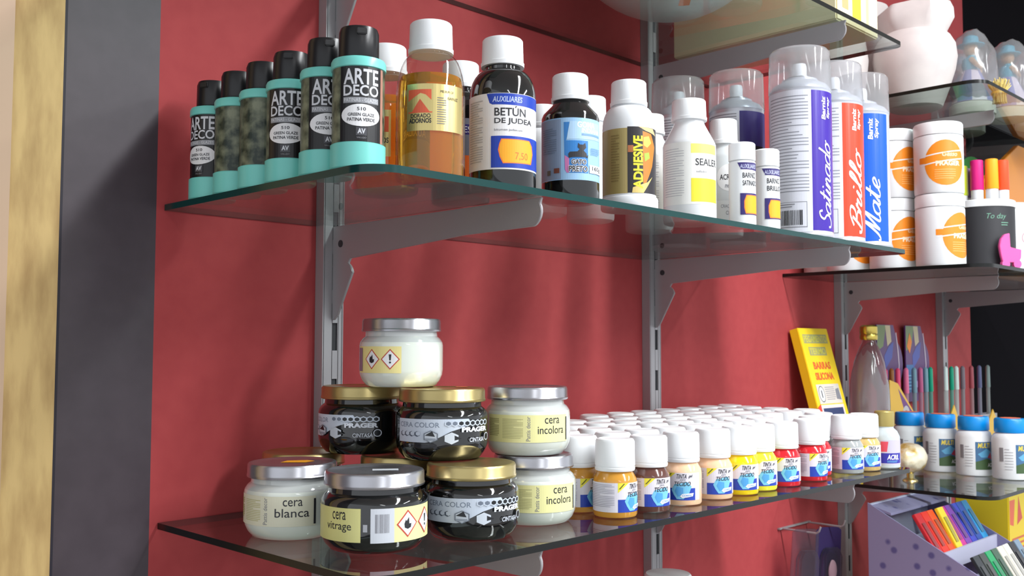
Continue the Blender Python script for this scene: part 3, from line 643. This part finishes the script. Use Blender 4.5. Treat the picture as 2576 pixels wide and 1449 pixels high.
# ------------------------------------------------------------------ top left shelf: bowl and box
t = thing('bowl', 'large frosted glass bowl with orange stickers on the topmost left shelf', 'bowl', (.625, -.130, A1))
rb = .150; pr = [(.022, .0004)]+[(rb*math.sin(R(a)), rb*1.0-rb*math.cos(R(a))+.0004) for a in range(10, 100, 6)]
part('bowl_body', lathe(pr+[(pr[-1][0]-.004, pr[-1][1]), (rb*.9, rb*.9), (rb*.6, rb*.30), (.02, .012)], 72), M_FROST, t)
t.location = (.625, -.158, A1)
def sph(th, ph, s, m, nm):
    c = Vector((rb*math.sin(th)*math.cos(ph), rb*math.sin(th)*math.sin(ph), rb-rb*math.cos(th)+.0004)); n = (c-Vector((0, 0, rb))).normalized()
    ex = n.orthogonal().normalized(); ez = n.cross(ex); st = Art(); st.poly([(-s, -s*.8), (s, -s*.8), (s*1.05, 0), (s, s*.8), (-s, s*.8), (-s*1.05, 0)], m)
    st.build(nm, t, flat(c, ex, ez, n), off=.7)
sph(.30, R(-120), 9, mat((250, 130, 50), .5), 'sticker'); sph(.62, R(-75), 8, mat((244, 180, 160), .5), 'sticker')
t = thing('storage_box', 'cream box with yellow label on the topmost left shelf, right of the frosted bowl', 'box', (.846, -.178, A1))
part('carton', box(-.060, -.135, 0, .066, .13, .19, bev=.002), mat((236, 222, 180), .5), t)
a = Art(); a.rect(-50, 8, 56, 180, mat((244, 232, 190), .4)).rect(-14, 14, 12, 176, mat((250, 230, 60), .4)).rect(28, 8, 36, 180, mat((226, 206, 150), .4)).rect(-44, 20, -26, 100, mat((240, 170, 120), .4))
a.build('label', t, flat((0, -.135, 0), (1, 0, 0), (0, 0, 1), (0, -1, 0)))
a = Art(); a.rect(20, 30, 38, 46, mat((250, 130, 50), .5)).rect(-40, -60, -26, -46, mat((250, 150, 70), .5)); a.build('sticker', t, flat((0, 0, 0), (1, 0, 0), (0, 1, 0), (0, 0, -1)), off=.3, label='orange stickers under the box')

# ------------------------------------------------------------------ top right shelf: vases and wrapped figurines
def vase(l, x, y, pr, rim=None, tilt=0):
    t = thing('vase', l, 'vase', (x, y, B1), R(tilt)); bm = lathe(pr, 64)
    if rim:                                         # hexagonal, leaning mouth
        z0, amp, rr = rim; vs_ = list(bm.verts)[:64*13]
        for v in bm.verts:
            if v.co.z > z0:
                a = math.atan2(v.co.y, v.co.x); k = (v.co.z-z0)/(.205-z0); h = math.cos(PI/6)/math.cos(((a+R(12)) % (PI/3))-PI/6)
                s = 1+(h*1.10-1)*min(1, k*4); v.co.x *= s; v.co.y *= s; v.co.z += amp*k*v.co.x/.05
    part('vase_body', bm, M_CERAM, t); return t
vase('large white unglazed vase with hexagonal mouth, on the top right shelf', 1.335, -.190,
     [(.040, 0), (.046, .003), (.058, .035), (.069, .070), (.0725, .092), (.070, .115), (.062, .130), (.055, .137), (.057, .143), (.063, .160), (.062, .176), (.057, .188), (.053, .189), (.054, .176), (.050, .146), (.048, .136), (.045, .110), (.02, .10)], (.1375, .006, .058), -60)
vase('white unglazed vase with flared round rim, behind the large white vase', 1.385, -.062,
     [(.032, 0), (.036, .002), (.050, .04), (.052, .09), (.042, .13), (.040, .16), (.046, .20), (.054, .222), (.0545, .228), (.051, .228), (.044, .20), (.034, .15)])
vase('tall white unglazed vase, partly behind the clear spray caps', 1.248, -.078,
     [(.040, 0), (.046, .003), (.056, .05), (.060, .09), (.055, .13), (.044, .17), (.040, .21), (.044, .26), (.05, .30), (.047, .30), (.038, .21)])
def blob(rx, ry, rz, c, seed, amp=.12, n=3, bm=None, mi=0):
    b2 = bmesh.new(); bmesh.ops.create_icosphere(b2, subdivisions=n, radius=1); rnd = random.Random(seed); ph = [rnd.uniform(0, 6) for _ in range(6)]
    for v in b2.verts:
        d = v.co.copy(); k = 1+amp*(math.sin(4*d.x+ph[0])*math.sin(5*d.y+ph[1])+.6*math.sin(9*d.z+ph[2])*math.sin(8*d.x+ph[3])+.35*math.sin(17*d.y+ph[4]))
        v.co = Vector((c[0]+d.x*rx*k, c[1]+d.y*ry*k, c[2]+d.z*rz*k))
    for f in b2.faces: f.material_index = mi
    return b2 if bm is None else merge(bm, b2)
TEAL = mat((70, 178, 200), .45); LAV = mat((140, 146, 200), .45); SKIN = mat((205, 170, 130), .5)
def figurine(x, y, l, seed, sc=1.0):
    t = thing('figurine', l, 'figurine', (x, y, B1), R(20*seed)); t.scale = (sc, sc, sc)
    part('base', lathe([(.036, 0), (.040, .002), (.040, .020), (.034, .024)], 24), mat((226, 226, 214), .5), t)
    b = bmesh.new(); n = 16
    rows = [(.036, .024), (.031, .050), (.018, .078), (.014, .088)]
    lathe(rows, n*2, bm=b)
    for i, f in enumerate(b.faces): f.material_index = (i//4) % 2
    part('skirt', b, [mat((232, 226, 236), .5), LAV], t)
    part('torso', lathe([(.014, .085), (.017, .096), (.015, .108), (.007, .113), (.006, .118)], 24), TEAL, t)
    part('head', blob(.0125, .0125, .015, (0, 0, .128), seed, .02), SKIN, t)
    part('hat', lathe([(.024, .134), (.0245, .1355), (.015, .138), (.013, .150), (.006, .154)], 24), TEAL, t)
    part('arm', tube([(.014, 0, .106), (.022, -.008, .094), (.012, -.017, .088)], [.005, .0045, .0035]), SKIN, t); part('arm', tube([(-.014, 0, .106), (-.022, -.008, .094), (-.012, -.017, .088)], [.005, .0045, .0035]), SKIN, t)
    part('bag', blob(.047, .045, .080, (0, 0, .083), seed+9, .045, 4), M_BAG, t, 180, 'clear crinkled bag wrapping')
    return t
figurine(1.460, -.245, 'bagged figurine with teal hat, right beside the large white vase', 1)
figurine(1.545, -.282, 'bagged figurine with striped skirt, second from the large vase', 2, .95)
figurine(1.615, -.170, 'bagged figurine nearest the black wall, in the back', 4, 1.05)
figurine(1.650, -.300, 'bagged figurine at the right edge of the photo', 3)
t = thing('straw_bundle', 'small yellow straw bundle standing right of the large white vase', 'decoration', (1.386, -.318, B1)); rnd = random.Random(3)
b = bmesh.new()
for i in range(70):
    a_ = rnd.uniform(0, 6.28); r0 = rnd.uniform(0, .012); r1 = r0*1.4+.003
    tube([(r0*math.cos(a_), r0*math.sin(a_), 0), (r0*.8*math.cos(a_), r0*.8*math.sin(a_), .02), (r1*math.cos(a_), r1*math.sin(a_), rnd.uniform(.030, .044))], .0011, 5, b)
part('straw', b, mat((222, 200, 120), .6), t); part('tie', lathe([(.0135, .016), (.0140, .018), (.0135, .020)], 24, cap=False), mat((240, 190, 60), .5), t)

# ------------------------------------------------------------------ right unit, second shelf: tubs, pen cup
OR2 = mat((244, 142, 30), .4)
def tub(l, first=[None]):
    r = .0390; t = thing('paint_tub', l, 'tub', (0, 0, 0), 0, 'white tubs with an orange dot')
    part('tub_body', lathe([(r-.004, 0), (r-.001, .001), (r, .004), (r, .095), (r-.001, .0975), (r-.003, .0985)], 56), M_WHITE2, t)
    part('lid', lathe([(r-.001, .0985), (r, .0990), (r, .117), (r-.0015, .1195), (r-.004, .120), (.02, .1198)], rib=(1, 2, .0003, 60)), M_WHITE, t)
    a = Art(); a.ell(2, 50, 34, 38, OR2).rect(-42, 50, -28, 60, OR2)
    a.poly([(-40, 60), (32, 70), (32, 72), (-40, 62)], WH).poly([(-40, 46), (32, 56), (32, 58), (-40, 48)], WH).text('PRAGER', -14, 44.5, 27, 53, mat((252, 228, 196), .4), .05).text('Gesso', -4, 60, 22, 68, mat((250, 216, 170), .4), .03, .3).lines(-16, 22, 18, 40, 5, mat((250, 196, 120), .4), .25)
    a.build('label', t, cyl(r), ds=3); return t
tb = tub('white tub with orange dot on the glass, front, under another tub')
tb.location = (1.235, -.268, B2); tb.rotation_euler = (0, 0, face(1.235, -.268, 52))
dup(tb, (1.235, -.268, B2+.1203), face(1.235, -.268, 14), 'white tub with orange dot, front one of the upper layer')
dup(tb, (1.235, -.187, B2), face(1.235, -.187, 44), 'white tub with orange dot on the glass, second from the front')
dup(tb, (1.235, -.187, B2+.1203), face(1.235, -.187, 48), 'white tub with orange dot, second one of the upper layer')
dup(tb, (1.235, -.108, B2), face(1.235, -.107, 40), 'white tub with orange dot on the glass, third from the front')
dup(tb, (1.2755, -.0405, B2), face(1.25, -.04, 40), 'white tub with orange dot on the glass, rearmost by the wall')
# cups
CX, CY = 1.376, -.288
t = thing('pen_cup', 'black round pen cup with white rim and green chalk writing', 'cup', (CX, CY, B2), face(CX, CY, 0)); r = .051
part('cup_body', lathe([(r-.002, 0), (r, .001), (r, .108), (r-.003, .108), (r-.003, .006), (.01, .006)], 64), mat((44, 44, 48), .5), t)
part('rim', lathe([(r, .1085), (r+.0015, .109), (r+.0015, .120), (r, .1212), (r-.0035, .1212), (r-.0035, .1085)], 64, cap=False), M_WHITE, t)
a = Art(); CH = mat((120, 176, 150), .6); a.text('To day', 6, 84, 40, 96, CH, -.01, .3).lines(30, 74, 44, 82, 2, CH, .3); a.build('writing', t, cyl(r), label='green chalk handwriting')
def marker(l, x, y, col, h, tilt=0, base=B2+.0068):
    t = thing('marker', l, 'marker pen', (x, y, base)); t.rotation_euler = (R(tilt), R(tilt*.5), 0); rr = .0110
    part('barrel', lathe([(.006, 0), (rr-.001, .004), (rr-.001, h-.052)], 24), M_WHITE2, t); part('cap', lathe([(rr-.0005, h-.053), (rr, h-.052), (rr-.0006, h-.001), (rr-.002, h)], 24), mat(col, .4), t)
marker('lime green marker in the black pen cup', 1.356, -.260, (206, 222, 60), .180); marker('magenta marker in the black pen cup', 1.355, -.287, (226, 30, 130), .187)
marker('amber yellow marker in the black pen cup', 1.366, -.308, (255, 176, 30), .188); marker('orange red marker in the black pen cup', 1.386, -.319, (236, 84, 36), .187); marker('pale violet marker in the black pen cup', 1.381, -.262, (140, 110, 150), .178)
CX2, CY2 = 1.481, -.290
t = thing('pen_cup', 'plain white cup at the right edge of the photo, beside the black pen cup', 'cup', (CX2, CY2, B2))
part('cup_body', lathe([(.046, 0), (.048, .002), (.048, .126), (.045, .126), (.045, .006), (.01, .006)], 56), M_WHITE, t)
st = Art(); st.ell(0, 62, 9, 10, mat((190, 150, 160), .5)).ell(0, 62, 7, 8, WH); st.build('print', t, cyl(.048, -118))
t = thing('pram_token', 'small pink pram shaped token standing before the two cups', 'token', (1.342, -.3420, B2), R(-38)); PK = mat((240, 96, 170), .4)
pr = [(-.015, .012), (-.010, .010), (.014, .010), (.019, .018), (.020, .032), (.000, .036), (-.001, .060), (-.010, .058), (-.017, .050), (-.020, .038), (-.018, .024)]
part('carriage', prism(pr, -.003, .003, 'y', bev=.0008), PK, t)
for sx in (-.009, .012):
    wb_ = lathe([(.002, -.0032), (.0072, -.0032), (.0072, .0032), (.002, .0032)], 20); bmesh.ops.transform(wb_, matrix=Matrix.Translation((sx, 0, .0075)) @ Matrix.Rotation(PI/2, 4, 'X'), verts=wb_.verts); part('wheel', wb_, PK, t)
t = thing('folder', 'amber orange plastic folder leaning behind the cups', 'folder', (1.68, -.238, B2), 0)
b = prism([(-.16, .0), (.20, 0), (.20, .28), (.036, .28), (-.16, .186)], -.005, .005, 'y', bev=.001); part('cover', b, mat((222, 136, 26), .35), t)
a = Art(); a.ell(-60, 205, 9, 5, mat((246, 214, 170), .4)).lines(-130, 120, 150, 160, 2, mat((250, 200, 120), .4), .3); a.build('print', t, flat((0, -.005, 0), (1, 0, 0), (0, 0, 1), (0, -1, 0)))
t = thing('green_bowl', 'shallow green plastic dish standing upright behind the markers', 'dish', (1.640, -.180, B2+.001), 0)
b = lathe([(.02, -.012), (.06, -.010), (.095, .0), (.097, .002), (.093, .002), (.05, -.006)], 48); bmesh.ops.transform(b, matrix=Matrix.Translation((0, 0, .097)) @ Matrix.Rotation(PI/2, 4, 'X'), verts=b.verts)
for v in b.verts: v.co.z *= 1.30; v.co.x *= 1.30
part('dish_body', b, mat((70, 170, 84), .4), t)
t = thing('tape_roll', 'black ring of tape standing on the dark lidded grey box behind the markers', 'tape roll', (1.80, -.03, B2+.198), R(-30))
b = bmesh.new(); rows_ = []
tube([(.026*math.cos(2*PI*i/32), 0, .026*math.sin(2*PI*i/32)) for i in range(33)], .0075, 10, b); part('ring', b, mat((34, 34, 36), .4), t)
t.location = (1.790, -.100, B2+.222+.0337)
t = thing('storage_box', 'grey box with black lid at the back of the shelf behind the markers', 'box', (1.92, -.10, B2))
part('carton', box(-.25, -.04, 0, .10, .06, .20, bev=.002), mat((104, 96, 100), .5), t); part('lid', box(-.253, -.043, .20, .103, .063, .222, bev=.002), mat((30, 28, 30), .4), t)

# ------------------------------------------------------------------ right unit, third shelf
t = thing('box_packet', 'yellow cardboard packet leaning against the red wall', 'packet', (1.252, -.085, B3+.001)); t.rotation_euler = (R(-15), 0, R(-2))
part('carton', box(-.052, -.009, 0, .052, .009, .274, bev=.001), mat((246, 208, 30), .4), t)
a = Art(); a.rect(-42, 245, 42, 262, mat((164, 160, 110), .4)).text('PEGAMENTO', -40, 247, 40, 260, mat((205, 196, 80), .4), .03).rect(-32, 222, 28, 238, mat((164, 160, 110), .4)).text('TERMO', -30, 224, 26, 236, mat((205, 196, 80), .4), .03)
a.text('BARRAS', -30, 196, 30, 210, mat((226, 96, 40), .4), .04).text('SILICONA', -32, 176, 32, 190, mat((226, 96, 40), .4), .04)
a.rect(-40, 132, 40, 168, mat((216, 206, 196), .4)).ell(-26, 150, 10, 15, INK).ell(-26, 150, 8.6, 13.4, WH).rect(-27.6, 143, -24.4, 157, INK).lines(-12, 138, 20, 164, 7, GREY, .3).poly([(22, 140), (38, 138), (36, 160), (24, 158)], GREY)
a.poly([(-52, 126), (-40, 132), (-40, 108), (-52, 112)], mat((226, 60, 30), .4)).rect(-40, 8, 40, 130, mat((232, 210, 210), .4)).rect(-35, 10, 35, 124, mat((38, 52, 96), .4)).poly([(-26, 20), (14, 16), (6, 84), (-4, 100), (-22, 88), (-30, 60)], mat((214, 190, 180), .5)).poly([(-8, 66), (12, 76), (13, 73), (-7, 63)], WH)
a.build('label', t, flat((0, -.009, 0), (1, 0, 0), (0, 0, 1), (0, -1, 0)))
t = thing('bagged_bottle', 'clear bottle with gold cap in crinkled plastic, right of the yellow packet', 'bottle', (1.375, -.075, B3))
part('bottle_body', lathe([(.028, .001), (.031, .006), (.032, .175), (.028, .205), (.018, .232), (.0125, .243), (.012, .250)], 32), clear_mat('pink_tinted_plastic', (226, 202, 206), diff=.22, dcol=(200, 150, 160), gain=1.5), t)
part('contents', lathe([(.012, .008), (.0125, .15), (.004, .165)], 16), mat((196, 60, 90), .4), t, label='deep pink filling')
part('cap', lathe([(.0155, .247), (.0165, .249), (.0165, .256), (.0155, .258), (.0165, .26), (.0160, .272), (.012, .275)], rib=(1, 5, .0005, 24)), mat((214, 190, 96), .25, .9), t, label='gold ribbed cap')
part('bag', blob(.046, .034, .118, (.000, 0, .122), 5, .035, 4), M_BAG, t, 180)
def pen(l, x, y, capc, h, first={}):
    k = (capc, round(h, 3))
    if k in first: return dup(first[k], (x, y, B3+.004), 0, l)
    t = thing('gel_pen', l, 'pen', (x, y, B3+.004), 0, 'gel pens standing in a clear holder')
    part('barrel', lathe([(.002, 0), (.0045, .006), (.0045, h-.052)], 12), clear_mat('pen_barrel_%d_%d_%d' % capc, tuple(min(255, int(c*.35+165)) for c in capc), diff=.6, dcol=tuple(min(255, int(c*.4+140)) for c in capc)), t)
    part('cap', lathe([(.0050, h-.053), (.0055, h-.052), (.0050, h-.004), (.002, h)], 12), mat(capc, .3), t)
    first[k] = t; return t
PINK, OCH, PK2, GT, MAU, GRN, WHp, GRY, ROS, BGR, GGR = (232, 76, 120), (150, 96, 40), (236, 120, 160), (120, 160, 176), (196, 96, 140), (0, 160, 124), (214, 232, 228), (120, 110, 120), (170, 80, 90), (96, 100, 140), (130, 150, 148)
px = [(1.387, PINK, 'strong pink'), (1.415, OCH, 'ochre'), (1.443, PINK, 'strong pink'), (1.481, PK2, 'light pink'), (1.519, GT, 'grey teal'), (1.549, MAU, 'mauve'), (1.575, GT, 'grey teal'), (1.599, GRN, 'green'), (1.677, WHp, 'white'), (1.709, GRN, 'green'), (1.736, WHp, 'white'), (1.771, GRY, 'grey'), (1.822, ROS, 'dull rose'), (1.869, BGR, 'blue grey'), (1.921, GGR, 'green grey')]
dsc = ['next to the bagged bottle', 'second from the bagged bottle', 'third from the bagged bottle', 'fourth from the bagged bottle', 'fifth from the bagged bottle', 'sixth from the bagged bottle', 'just left of the bright green one', 'left of the wide gap', 'just right of the wide gap', 'between two white pens', 'right of the second green one', 'fourth from the black wall', 'third from the black wall', 'second from the black wall', 'rightmost of all']
for (x, c, n), dd in zip(px, dsc): pen('%s capped gel pen in the holder, %s' % (n, dd), -.4476+(x+.4476)*1.0669, -.045, c, .186)
t = thing('pen_holder', 'long clear acrylic holder full of gel pens', 'holder', (1.795, -.045, B3))
b = box(-.300, -.012, 0, .300, .012, .003); box(-.300, -.0135, 0, .300, -.012, .075, b); box(-.300, .012, 0, .300, .0135, .075, b); box(-.3015, -.0135, 0, -.300, .0135, .075, b); box(.300, -.0135, 0, .3015, .0135, .075, b)
part('tray', b, M_CLEARP, t)
part('sleeve', prism([(-.300, .004), (-.300, .168), (-.262, .160), (-.150, .070), (-.020, .050), (.030, .105), (.070, .050), (.230, .045), (.268, .085), (.300, .050), (.300, .004)], -.0158, -.0138, 'y'), mat((224, 176, 44), .4), t, label='yellow and purple printed card sleeve')
a = Art(); PU = mat((104, 36, 118), .4)
a.poly([(-262, 150), (-150, 68), (-90, 56), (-140, 20), (-225, 90)], PU).ell(-225, 88, 20, 26, LGREY).ell(-225, 88, 12, 17, mat((150, 120, 130), .4))
a.build('print', t, flat((0, -.0158, 0), (1, 0, 0), (0, 0, 1), (0, -1, 0)), ds=500)
def card(l, x, seed):
    t = thing('blister_card', l, 'packet', (x, -.012, B3+.115)); w_, h_ = .050, .165
    pts = [(-w_, 0), (w_*.5, 0)]+arc(w_-.03, h_*.5, .055, -60, 60, 8)+[(w_*.6, h_), (-w_, h_)]
    part('card', prism(pts, -.0015, .0015, 'y'), mat((92, 46, 110), .4), t)
    a = Art(); a.poly([(-48, 164), (-48, 110), (-20, 120), (-6, 164)], mat((120, 140, 84), .4)).poly([(-10, 164), (14, 164), (20, 130), (0, 120)], mat((210, 190, 150), .4)).poly([(-14, 70), (22, 96), (30, 130), (6, 120), (-16, 100)], mat((64, 78, 170), .4))
    a.rect(-48, 20, -12, 80, mat((50, 110, 170), .4)).lines(-44, 24, -16, 60, 5, SKY, .3).poly([(44, 150), (54, 110), (58, 80), (52, 40), (48, 42), (53, 80), (48, 112), (40, 148)], mat((200, 180, 200), .4)).rect(-6, 30, 20, 44, mat((180, 130, 190), .4))
    if seed: a.poly([(-44, 120), (-30, 150), (-18, 130), (-30, 104)], mat((250, 140, 30), .5))
    a.build('print', t, flat((0, -.0015, 0), (1, 0, 0), (0, 0, 1), (0, -1, 0)), ds=500)
    return t
c1 = card('purple and green curved card hanging behind the pens, nearer the bagged bottle', 1.594, 0)
c2 = card('purple and green curved card with orange sticker, hanging behind the pens', 1.735, 1)
def bcap(l, first=[None]):
    r = .0315; t = thing('glue_bottle', l, 'bottle', (0, 0, 0), 0, 'white bottles with bright blue caps')
    part('body', lathe([(r-.004, 0), (r-.001, .001), (r, .004), (r, .070), (r-.003, .078), (r-.008, .082), (r-.010, .084)], 48), M_WHITE2, t)
    part('cap', lathe([(.0262, .082), (.0268, .083), (.0266, .104), (.0250, .1065), (.012, .107)], 48), mat((0, 140, 220), .35), t, label='bright blue cap')
    part('cap_sticker', lathe([(.001, .1071), (.017, .1071), (.017, .1074), (.001, .1074)], 24), mat((246, 130, 100), .5), t, label='orange round sticker')
    a = Art(); a.rect(0, 12, 44, 62, mat((70, 110, 150), .4)).poly([(0, 12), (44, 12), (44, 24), (20, 32), (0, 26)], mat((70, 96, 60), .45)).poly([(4, 40), (20, 50), (34, 42), (30, 34), (10, 34)], mat((100, 170, 210), .4)).rect(36, 12, 44, 54, mat((60, 30, 50), .4)).poly([(22, 34), (30, 44), (33, 30)], mat((200, 60, 90), .4))
    a.text('MULTI', 4, 51, 28, 60, mat((230, 206, 80), .4), .03, .2).text('ACRIL', 22, 17, 40, 24, WH, .03, .1).rect(-27, 32, -20, 56, mat((140, 136, 140), .5)).lines(-18, 16, -4, 56, 8, LGREY, .2)
    a.build('label', t, cyl(r)); return t
bc = bcap('blue capped white bottle, nearest the clear craft bottle'); bc.location = (1.492, -.100, B3); bc.rotation_euler = (0, 0, face(1.492, -.1, 14))
dup(bc, (1.476, -.166, B3), face(1.476, -.166, -6), 'blue capped white bottle, second from the left'); dup(bc, (1.461, -.232, B3), face(1.461, -.232, 4), 'blue capped white bottle, third from the left'); dup(bc, (1.452, -.299, B3), face(1.452, -.299, 14), 'blue capped white bottle cut by the right edge of the photo')
t = thing('ornament', 'gold and cream round ornament on a gold foot, by the shelf corner', 'ornament', (1.290, -.185, B3))
part('ball', blob(.040, .027, .026, (0, 0, .040), 8, .03, 4), noise_mat('gilded_shell', (242, 232, 206), (190, 154, 70), 18, .3, lo=.42, hi=.52, metal=.35), t, 180); part('foot', lathe([(.013, 0), (.012, .002), (.006, .005), (.006, .013), (.009, .017)], 24), M_GOLD, t)

# ------------------------------------------------------------------ lavender stepped display box, bottom right
LV = noise_mat('lavender_board', (92, 86, 138), (144, 136, 172), 36, .55, lo=.14, hi=.26, kind='dist')
LV2 = mat((200, 198, 222), .5)
DX0, DX1 = 1.250, 1.500; zb = B4
t = thing('display_box', 'lavender cardboard display with stepped trays, under the blue capped bottles', 'display box', ((DX0+DX1)/2, -.25, zb))
hx = (DX1-DX0)/2; Y = lambda y: y+.25; Z = lambda z: z-zb
side = [(Y(-.125), Z(1.276)), (Y(-.345), Z(1.160)), (Y(-.352), Z(1.150)), (Y(-.352), 0), (Y(-.125), 0)]
for nm, xs in (('side_panel', -hx), ('side_panel', hx-.003)): 
    o = part(nm, prism(side, xs, xs+.003, 'x'), LV, t)
b = box(-hx+.003, Y(-.130), 0, hx-.003, Y(-.125), Z(1.274)); part('back_panel', b, LV2, t)
b = prism([(Y(-.130), Z(1.272)), (Y(-.165), Z(1.262)), (Y(-.166), Z(1.258)), (Y(-.130), Z(1.268))], -hx+.003, hx-.003, 'x'); part('header', b, LV, t)
def tier(y0, z0, y1, z1): 
    b = prism([(Y(y0), Z(z0)), (Y(y1), Z(z1)), (Y(y1), Z(z1+.018)), (Y(y1-.004), Z(z1+.018)), (Y(y1-.004), Z(z1-.012)), (Y(y0), Z(z0-.012))], -hx+.003, hx-.003, 'x'); part('tray', b, LV2, t)
tier(-.150, 1.205, -.252, 1.188); tier(-.256, 1.150, -.346, 1.130)
part('front_panel', box(-hx+.003, Y(-.352), 0, hx-.003, Y(-.348), Z(1.150)), LV, t)
def pad(l, x, y, z, col, tilt, first={}):
    if col in first: n = dup(first[col], (x, y, z), 0, l); n.rotation_euler = (R(tilt), 0, 0); return n
    t = thing('ink_pad', l, 'ink pad', (x, y, z), 0, 'small coloured blister packs in the lavender display'); t.rotation_euler = (R(tilt), 0, 0)
    part('card', box(-.0128, -.0028, 0, .0128, .0028, .080, bev=.0008), mat(col, .4), t)
    f = box(-.0060, -.0042, .016, .0060, -.0028, .062, bev=.0006); part('window', f, mat(tuple(int(c*.6+30) for c in col), .3), t, label='darker window showing the pad')
    first[col] = t; return t
rowc = [((206, 40, 50), 'crimson'), ((232, 50, 36), 'scarlet'), ((240, 84, 40), 'orange red'), ((246, 214, 50), 'yellow'), ((214, 50, 150), 'magenta'), ((130, 60, 170), 'violet'), ((56, 66, 190), 'royal blue'), ((40, 80, 170), 'dark blue'), ((60, 160, 220), 'sky blue')]
for i, (c, n) in enumerate(rowc): pad('%s small pack in the upper tray of the lavender display' % n, DX0+.022+i*.0262, -.243 if n != 'yellow' else -.2455, 1.1945, c, -32 if n != 'yellow' else -28)
for i, (c, n) in enumerate([((40, 44, 48), 'black'), ((60, 64, 60), 'charcoal'), ((20, 150, 90), 'green'), ((60, 90, 70), 'dark green'), ((216, 210, 196), 'cream'), ((226, 222, 212), 'white'), ((40, 40, 46), 'jet black'), ((120, 140, 160), 'blue grey')]):
    pad('%s small pack in the lower tray of the lavender display' % n, DX0+.022+i*.0280, -.338, 1.1365, c, -32)
t = thing('display_box', 'yellow and red printed box behind the lavender display', 'display box', (1.665, -.20, B4), 0)
part('carton', box(-.085, -.05, 0, .085, .05, .262, bev=.002), mat((228, 196, 40), .5), t)
a = Art(); a.poly([(-80, 250), (-50, 250), (-60, 200), (-80, 205)], mat((220, 90, 40), .4)).poly([(-30, 255), (-10, 210), (-40, 200)], mat((200, 60, 40), .4)).poly([(10, 255), (30, 215), (0, 205)], mat((60, 90, 50), .4)).poly([(50, 255), (70, 215), (40, 200)], mat((200, 70, 40), .4)).lines(-70, 120, 70, 180, 6, mat((200, 90, 40), .4), .4)
a.build('print', t, flat((0, -.05, 0), (1, 0, 0), (0, 0, 1), (0, -1, 0)), ds=500)
# hanging blister packs on wall hooks left of the display
def hanger(l, x, y, z, tiltx, dark):
    t = thing('blister_pack', l, 'packet', (x, y, z), R(-10), 'clear blister packs on a wall hook'); t.rotation_euler = (0, R(tiltx), R(-12))
    part('card', prism([(-.034, -.17), (.034, -.17), (.034, -.006), (.024, 0), (-.024, 0), (-.034, -.006)], -.001, .001, 'y'), mat((60, 46, 96), .5) if dark else M_FILM, t)
    b = prism([(-.026, -.15), (.026, -.15), (.026, -.05), (.016, -.035), (-.016, -.035), (-.026, -.05)], -.014, -.001, 'y', bev=.003); part('blister', b, M_FILM, t)
    if dark: part('contents', blob(.011, .004, .02, (.006, -.006, -.078), 4, .03), mat((226, 180, 186), .5), t, label='pale pink piece')
    return t
hanger('empty looking clear blister pack hanging beneath the lower shelf', 1.165, -.052, 1.232, 6, False)
hanger('clear blister pack with dark violet card and pink piece, beside the lavender display', 1.262, -.045, 1.222, 4, True)
t = thing('peg_hook', 'thin steel wall hook holding the two blister packs', 'hook', (1.21, 0, 1.226))
part('back_bar', box(-.052, -.005, -.0015, .060, 0, .0015, bev=.0004), M_STEEL, t)
for sx in (-.042, .05): part('prong', tube([(sx, -.004, 0), (sx, -.07, 0), (sx, -.075, .004), (sx, -.078, .012)], .0018, 8), M_STEEL, t)
# tub on the lowest left shelf, just poking into view
t = thing('paint_tub', 'white lidded tub on the lowest left shelf, only its lid in view', 'tub', (.690, -.100, A4))
part('tub_body', lathe([(.028, 0), (.032, .002), (.032, .130), (.030, .134), (.030, .136)], 48), M_WHITE2, t); part('lid', lathe([(.031, .136), (.0322, .137), (.0322, .162), (.030, .1645), (.02, .165)], rib=(1, 2, .0003, 50)), M_WHITE, t)
